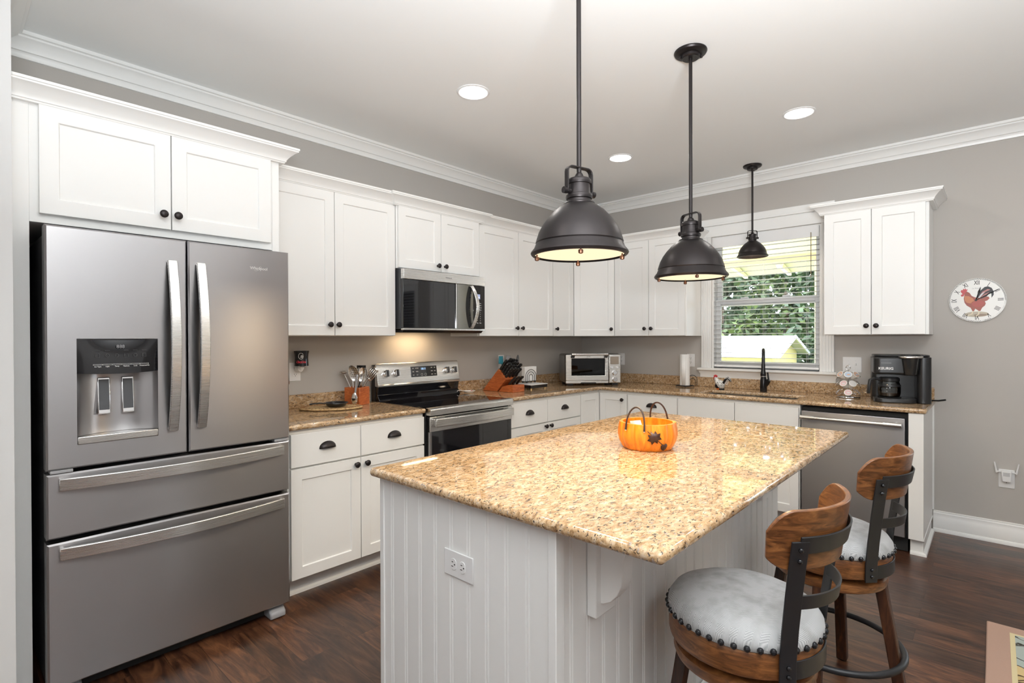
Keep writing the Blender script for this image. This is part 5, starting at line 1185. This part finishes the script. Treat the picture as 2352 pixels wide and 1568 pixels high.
for ti, (z, rad, a0, full) in enumerate(tiers):
    for k in range(7):
        a = a0+2*pi*k/7; d = Vector((cos(a), sin(a), 0)); nrm = (d*0.80+UPV*0.60).normalized()
        c = Vector((PC.x, PC.y, z))+d*rad
        e1 = Vector((-sin(a), cos(a), 0)); e2 = nrm.cross(e1)
        rings.loft([c+e1*0.0235*cos(q)+e2*0.0235*sin(q) for q in [2*pi*i/22 for i in range(22)]], 0.0014, 6, closed=True)
        rings.loft([Vector((PC.x, PC.y, z-0.012)), c-d*0.020-UPV*0.012], 0.0013, 5)
        if k in full:
            X = frame(c, e1, e2)
            X = Matrix((e1, e2, nrm)).transposed().to_4x4() if e1.cross(e2).dot(nrm) > 0 else Matrix((e1, -e2, nrm)).transposed().to_4x4()
            X.translation = c+nrm*0.0022
            side_ = {0: 'facing front', 1: 'right of the front one', 6: 'left of the front one', 2: 'at the right side', 5: 'at the left side'}[k] if ti != 1 else {0: 'right of centre', 6: 'left of centre'}[k]
            t = thing('coffee_pod', 'white coffee pod in the %s tier of the carousel, %s' % (words_[ti], side_), 'coffee pod', c, 0, 'coffee pods in the carousel')
            obj('cup', B().lathe([(0, -0.043), (0.0165, -0.043), (0.0175, -0.041), (0.0215, -0.002), (0.0255, -0.0012), (0.0255, 0.0008), (0.0215, 0.001)], 28, X), POD, t)
            lm = LIDS[(0, 1, 2, 4, 3)[k % 5] if ti == 0 else (4 if k == 0 else 3)] if ti < 2 else LIDS[3]
            q = obj('foil_lid', B().lathe([(0.0205, 0.0011), (0.0205, 0.0016), (0, 0.0017)], 28, X), lm, t)
            obj('lid_mark', B().lathe([(0.0, 0.0019), (0.011, 0.0019), (0.011, 0.0021), (0, 0.0021)], 16, X @ Matrix.Translation((0.003, -0.002, 0)) @ Matrix.Diagonal((1, 0.55, 1, 1))), LIDS[(1, 0, 3, 2, 0)[k % 5]] if ti == 0 else LIDS[4], q)
obj('wire_rings', rings, CHROME, ca)

# coffee maker, built facing local -y
km = thing('coffee_maker', 'black coffee maker with glass carafe at the right end of the counter', 'coffee maker', (2.815, -0.250, Z), R(12))
cw = 0.158
def rbox(x0, x1, y0, y1, r, n=6):
    P_ = []
    for cx_, cy_, a in ((x1-r, y1-r, 0), (x0+r, y1-r, pi/2), (x0+r, y0+r, pi), (x1-r, y0+r, 3*pi/2)):
        P_ += [(cx_+r*cos(a+pi/2*i/n), cy_+r*sin(a+pi/2*i/n)) for i in range(n+1)]
    return P_
obj('rear_tower', B().prism(rbox(-cw, cw, 0.02, 0.170, 0.03), 0.0, 0.300), BLACKPL, km, local=True, bevel=0.004)
obj('right_column', B().prism(rbox(0.082, cw, -0.125, 0.10, 0.03), 0.0, 0.306), BLACKPL, km, local=True, bevel=0.004)
obj('brew_head', B().prism(rbox(-cw, 0.080, -0.125, 0.10, 0.04), 0.190, 0.306), BLACKPL, km, local=True, bevel=0.012, seg=3)
obj('top_cover', B().prism(rbox(-cw+0.004, cw-0.004, -0.115, 0.165, 0.05), 0.3065, 0.320), BLACKPL, km, local=True, bevel=0.010, seg=3)
obj('pod_chamber', B().lathe([(0.036, -0.105), (0.040, -0.10), (0.052, 0.0), (0.055, 0.008)], 36, Matrix.Translation((0.045, -0.110, 0.293))), mat('gloss_black_plastic', (0.02, 0.02, 0.02), 0.12), km, local=True)
hd = B(); hd.prism(rbox(-0.022, 0.112, -0.172, -0.040, 0.045), 0.300, 0.314)
obj('silver_lid_handle', hd, STEEL_L, km, local=True, bevel=0.005)
obj('lid_pad', B().prism(rbox(-0.010, 0.100, -0.160, -0.045, 0.04), 0.314, 0.324), BLACKPL, km, local=True, bevel=0.004)
obj('drip_base', B().prism(rbox(-cw, 0.081, -0.150, 0.02, 0.05), 0.0, 0.030), BLACKPL, km, local=True, bevel=0.005)
obj('warming_plate', B().lathe([(0, 0.030), (0.066, 0.030), (0.068, 0.034), (0, 0.035)], 36, Matrix.Translation((-0.065, -0.060, 0))), GASKET, km, local=True)
obj('brand_lettering', B().text('KEURIG', 0.023, frame((-0.090, -0.1262, 0.228), (1, 0, 0), (0, 0, 1)), bold=0.0007, width=1.05), WHITEMARK, km, local=True)
obj('water_line', B().box(-0.118, -0.060, -0.1265, -0.125, 0.264, 0.267), GREYMARK, km, local=True)
b = B()
for k in range(4): b.cyl((0.122, -0.092+0.012*k, 0.320), (0.122, -0.092+0.012*k, 0.3209), 0.003, seg=10)
obj('button_marks', b, WHITEMARK, km, local=True)
obj('power_cord', B().loft([(0.150, 0.10, 0.012), (0.18, 0.08, 0.007), (0.215, 0.05, 0.010), (0.248, 0.02, 0.020)], 0.0055, 8), GASKET, km, local=True)
cf = thing('carafe', 'glass coffee carafe with black handle inside the coffee maker', 'carafe', km.matrix_world @ Vector((0, 0, 0)) if False else (2.815+cos(R(12))*-0.065-sin(R(12))*-0.060, -0.250+sin(R(12))*-0.065+cos(R(12))*-0.060, Z+0.0352), R(12))
obj('glass_bowl', B().lathe([(0, 0), (0.052, 0), (0.060, 0.006), (0.064, 0.03), (0.063, 0.075), (0.056, 0.100), (0.054, 0.108)], 40), SMOKE, cf, local=True)
obj('lid', B().lathe([(0.055, 0.104), (0.058, 0.108), (0.058, 0.124), (0.05, 0.132), (0, 0.134)], 36), BLACKPL, cf, local=True)
obj('rim_band', B().lathe([(0.0635, 0.068), (0.0650, 0.070), (0.0645, 0.080), (0.0630, 0.082)], 40), BLACKPL, cf, local=True)
obj('handle', B().strap([(-0.052, -0.016, 0.116), (-0.085, -0.028, 0.124), (-0.112, -0.040, 0.112), (-0.118, -0.043, 0.070), (-0.122, -0.046, 0.018)], (0.35, -0.94, 0), 0.024, 0.016), BLACKPL, cf, local=True, bevel=0.004)
obj('coffee', B().lathe([(0, 0.003), (0.050, 0.003), (0.058, 0.008), (0.0615, 0.028), (0, 0.028)], 36), mat('coffee_liquid', (0.02, 0.008, 0.003), 0.1), cf, local=True)
b = B()
obj('measure_lettering', B().text('4', 0.010, frame((-0.020, -0.0655, 0.04), (1, 0, 0), (0, 0, 1))).text('8', 0.010, frame((-0.020, -0.0655, 0.06), (1, 0, 0), (0, 0, 1))), WHITEMARK, cf, local=True)

# ------------------------------------------------------------------ pumpkin basket on the island
BC = Vector((2.262, -2.785, CZ1+0.0006))
ba = thing('basket', 'orange wooden pumpkin-shaped basket with leaf ornaments on the island', 'basket', BC)
NS = 10; b = B()
def stave(a):  # scalloped outline, NS wide staves
    k = abs(sin(NS*a/2)); return 0.93+0.07*k**0.55
prof_o = [(0.094, 0.0), (0.100, 0.006), (0.112, 0.030), (0.1175, 0.055), (0.116, 0.080), (0.111, 0.104)]
prof_i = [(0.099, 0.104), (0.104, 0.080), (0.105, 0.055), (0.100, 0.030), (0.088, 0.010)]
n = 160; vs_ = []; fs_ = []
pr_ = [(r, z, 1) for r, z in prof_o]+[(r, z, 0) for r, z in prof_i]
for r, z, o_ in pr_:
    for i in range(n):
        a = 2*pi*i/n; q = r*(stave(a+0.31) if o_ else 0.985); vs_.append((q*cos(a), q*sin(a), z))
for j in range(len(pr_)-1):
    for i in range(n): fs_.append((j*n+i, j*n+(i+1) % n, (j+1)*n+(i+1) % n, (j+1)*n+i))
fs_.append(tuple(range(n))[::-1]); fs_.append(tuple((len(pr_)-1)*n+i for i in range(n)))
obj('bowl', b.add(vs_, fs_), BASKETWOOD, ba, local=True, ang=28)
az0 = math.atan2(-4.718-BC.y, 3.291-BC.x)   # side that faces the kitchen entrance
def on(a, z, e=0.004):
    r = 0.0; pts = prof_o
    for (r1, z1), (r2, z2) in zip(pts, pts[1:]):
        if z1 <= z <= z2: r = r1+(r2-r1)*(z-z1)/(z2-z1)
    return Vector(((r+e)*cos(a), (r+e)*sin(a), z))
for s_, ac in ((1, az0-R(24)), (-1, az0-R(24)+pi)):
    p0, p1 = on(ac-0.33, 0.082, 0.003), on(ac+0.33, 0.082, 0.003)
    mid = (p0+p1)/2; out = Vector((cos(ac), sin(ac), 0)); sd = (p1-p0)/2
    pts = [mid+sd*(-cos(q))+UPV*(0.088*sin(q)**0.8)+out*(0.004-0.018*sin(q)) for q in [pi*i/18 for i in range(19)]]
    h = obj('handle', B().loft(pts, [0.0045]+[0.0034]*17+[0.0045], 8), LEATHER, ba, local=True)
    b = B()
    for p_ in (p0, p1): b.sphere(p_+out*0.003, 0.0045, 12)
    obj('rivets', b, CHROME, h, local=True)
def leaf(ac, zc, size, rot, lob):
    e = Vector((-sin(ac), cos(ac), 0)); b = B(); P_ = []
    for i in range(len(lob)):
        u, v = lob[i]; u, v = u*cos(rot)-v*sin(rot), u*sin(rot)+v*cos(rot)
        a = ac+u*size/0.118; P_.append(on(a, max(0.006, min(0.1, zc+v*size)), 0.0052-0.0012*((u*u+v*v)**0.5)))
    c = on(ac, zc, 0.0065); b.add([c]+P_, [(0, i+1, (i+1) % len(P_)+1) for i in range(len(P_))]); return b
MAPLE = [(0, -1), (0.25, -0.55), (0.8, -0.75), (0.72, -0.3), (1.05, 0.1), (0.62, 0.22), (0.6, 0.75), (0.22, 0.5), (0, 1.05), (-0.22, 0.5), (-0.6, 0.75), (-0.62, 0.22), (-1.05, 0.1), (-0.72, -0.3), (-0.8, -0.75), (-0.25, -0.55)]
HEART = [(0, -1), (0.5, -0.75), (0.85, -0.2), (0.85, 0.35), (0.45, 0.75), (0, 0.5), (-0.45, 0.75), (-0.85, 0.35), (-0.85, -0.2), (-0.5, -0.75)]
obj('maple_leaf', leaf(az0+R(12), 0.060, 0.027, R(30), MAPLE), BROWNLEAF, ba, local=True, solid=0.0015)
obj('round_leaf', leaf(az0+R(33), 0.022, 0.0165, R(10), HEART), BROWNLEAF, ba, local=True, solid=0.0015)
obj('vine', B().loft([on(az0-R(0), 0.083), on(az0+R(8), 0.070), on(az0+R(20), 0.045), on(az0+R(29), 0.030)], 0.0015, 6), BROWNLEAF, ba, local=True)
pp = thing('note_card', 'small white card tucked inside the orange basket', 'card', BC+Vector((0, 0, 0.012)))
ac = az0-R(32)
p_ = Vector((0.080*cos(ac), 0.080*sin(ac), 0)); e = Vector((-sin(ac), cos(ac), 0)); o_ = Vector((cos(ac), sin(ac), 0))
obj('card_sheet', B().add([p_-e*0.03+UPV*0.014-o_*0.03, p_+e*0.03+UPV*0.014-o_*0.03, p_+e*0.024+UPV*0.108+o_*0.008, p_-e*0.024+UPV*0.100+o_*0.008], [(0, 1, 2, 3)]), PAPER, pp, local=True, solid=0.0008)

# ------------------------------------------------------------------ outside the window
lw = B().box(-30, 30, 0.14, 45, -0.7, -0.6); o = obj('lawn', lw, LAWN); o['kind'] = 'structure'
o = struct('bounce_slab', B().box(-6, 8, 0.16, 7.0, -0.6, -0.56), mat('pale_bounce_surface', (0.62, 0.60, 0.55), 0.9))  # unseen slab added to bounce light up onto the porch beam
po = thing('porch_roof', 'pale yellow porch roof and beam seen through the top of the window', 'porch roof', (1.0, 1.8, 2.3))
obj('ceiling_boards', B().box(-4, 7, 0.16, 3.0, 2.74, 2.80), PORCHY, po)
obj('beam', B().box(-4, 7, 2.94, 3.10, 2.44, 2.74), PORCHY, po)
obj('beam_trim', B().box(-4, 7, 2.92, 3.13, 2.37, 2.438), mat('tan_trim_paint', (0.62, 0.46, 0.26), 0.6), po)
obj('eave_soffit', B().prism([(3.131, 2.46), (3.75, 2.30), (3.75, 2.34), (3.131, 2.50)], -4, 7, 'x'), mat('olive_soffit_paint', (0.45, 0.46, 0.26), 0.7), po)
b = B()
for i in range(12): x = -2.6+i*0.61; b.prism([(3.131, 2.445), (3.72, 2.30), (3.72, 2.262), (3.131, 2.36)], x, x+0.05, 'x')
obj('rafter_tails', b, PORCHY, po)
pz = thing('porch_post', 'yellow porch post at the right edge of the window view', 'post', (1.62, 3.0, -0.6))
obj('post_shaft', B().box(1.575, 1.70, 2.96, 3.08, -0.6, 2.3695), PORCHY, pz, bevel=0.01)
sh = thing('garden_shed', 'small yellow garden shed with a pale shingled roof outside the window', 'shed', (-2.4, 12, -0.6))
# ridge runs along x; the gable end faces the house side
gy, ez, rz_ = 12.0, 0.86, 1.37
obj('shed_walls', B().prism([(11.0, -0.6), (13.6, -0.6), (13.6, 0.93), (12.3, 1.30), (11.0, 0.93)], -6.5, -1.30, 'x'), YELLOWSIDING, sh)
b = B().prism([(10.75, 0.83), (12.3, 1.355), (13.85, 0.83), (13.85, 0.89), (12.3, 1.415), (10.75, 0.89)], -6.8, -1.02, 'x'); obj('roof', b, ROOFM, sh)
b = B().prism([(10.73, 0.80), (12.3, 1.33), (13.87, 0.80), (13.87, 0.90), (12.3, 1.43), (10.73, 0.90)], -1.02, -0.98, 'x').box(-6.8, -1.0, 10.70, 10.745, 0.79, 0.90); obj('fascia', b, TRIM, sh)
b = B().box(-4.9, -4.1, 10.965, 10.995, -0.1, 0.62); obj('shed_window', b, TRIM, sh)
def tree(x, y, r, h, z0, label, lm, seed, n=1700, leafs=0.16):
    rnd = random.Random(seed); t = thing('tree', label, 'tree', (x, y, -0.6), 0, 'trees beyond the yard')
    obj('trunk', B().loft([(x, y, -0.6), (x+0.1, y, 0.6), (x+0.05, y+0.1, h*0.7)], [0.16, 0.12, 0.05], 8), BARK, t)
    b = B(); blobs = [(rnd.uniform(-.6, .6)*r, rnd.uniform(-.5, .5)*r, z0+rnd.uniform(0.05, 1)*(h-z0), rnd.uniform(0.35, 0.6)*r) for _ in range(13)]
    vs_ = []; fs_ = []
    for i in range(n):
        bx_, by_, bz_, br_ = blobs[i % 13]; q = Vector((rnd.gauss(0, 1), rnd.gauss(0, 1), rnd.gauss(0, 1))).normalized()
        c = Vector((x+bx_, y+by_, bz_))+q*br_*rnd.uniform(0.6, 1.0)
        d = Vector((rnd.gauss(0, 1), rnd.gauss(0, 1), rnd.gauss(0, 1))).normalized(); e = d.orthogonal().normalized(); s_ = leafs*rnd.uniform(0.6, 1.3)
        k = len(vs_); vs_ += [c-d*s_, c+e*s_*0.5, c+d*s_, c-e*s_*0.5]; fs_.append((k, k+1, k+2, k+3))
    obj('foliage', b.add(vs_, fs_), lm, t); return t
for i, (x, y, r, h, z0, lab, lm) in enumerate((
        (-5.2, 17.5, 2.4, 6.5, 0.0, 'leafy tree behind the left part of the shed roof', LEAF2), (-2.6, 17.0, 2.3, 6.0, -0.2, 'leafy tree directly behind the shed peak', LEAF1),
        (-0.2, 15.0, 2.1, 6.2, -0.5, 'leafy tree right of the shed', LEAF2), (1.6, 14.0, 2.0, 6.0, -0.6, 'leafy tree at the right of the window view', LEAF1), (-8.0, 18.5, 2.6, 6.6, 0, 'leafy tree far left beyond the shed', LEAF1),
        (0.9, 18.5, 2.6, 6.4, -0.6, 'tall leafy tree behind the right-hand trees', LEAF2), (-1.4, 19.5, 2.8, 6.6, -0.6, 'tall leafy tree behind the gap beside the shed', LEAF2), (4.3, 13.0, 2.2, 5.6, -0.6, 'leafy tree outside the right window', LEAF2), (6.2, 14.0, 2.4, 6.0, -0.6, 'leafy tree farthest right in the yard', LEAF1))):
    tree(x, y, r, h, z0, lab, lm, 100+i)
hd = B()
rnd = random.Random(5); vs_ = []; fs_ = []
for i in range(5200):
    c = Vector((rnd.uniform(-16, 12), 22+rnd.uniform(-1.0, 1.0), rnd.uniform(-0.6, 7.0))); d = Vector((rnd.gauss(0, 1), rnd.gauss(0, 1), rnd.gauss(0, 1))).normalized(); e = d.orthogonal().normalized(); s_ = rnd.uniform(0.2, 0.45)
    k = len(vs_); vs_ += [c-d*s_, c+e*s_*0.6, c+d*s_, c-e*s_*0.6]; fs_.append((k, k+1, k+2, k+3))
o = obj('tree_belt', hd.add(vs_, fs_), LEAF2); tag(o, 'dense belt of trees closing the view behind the yard', 'trees', kind='stuff')
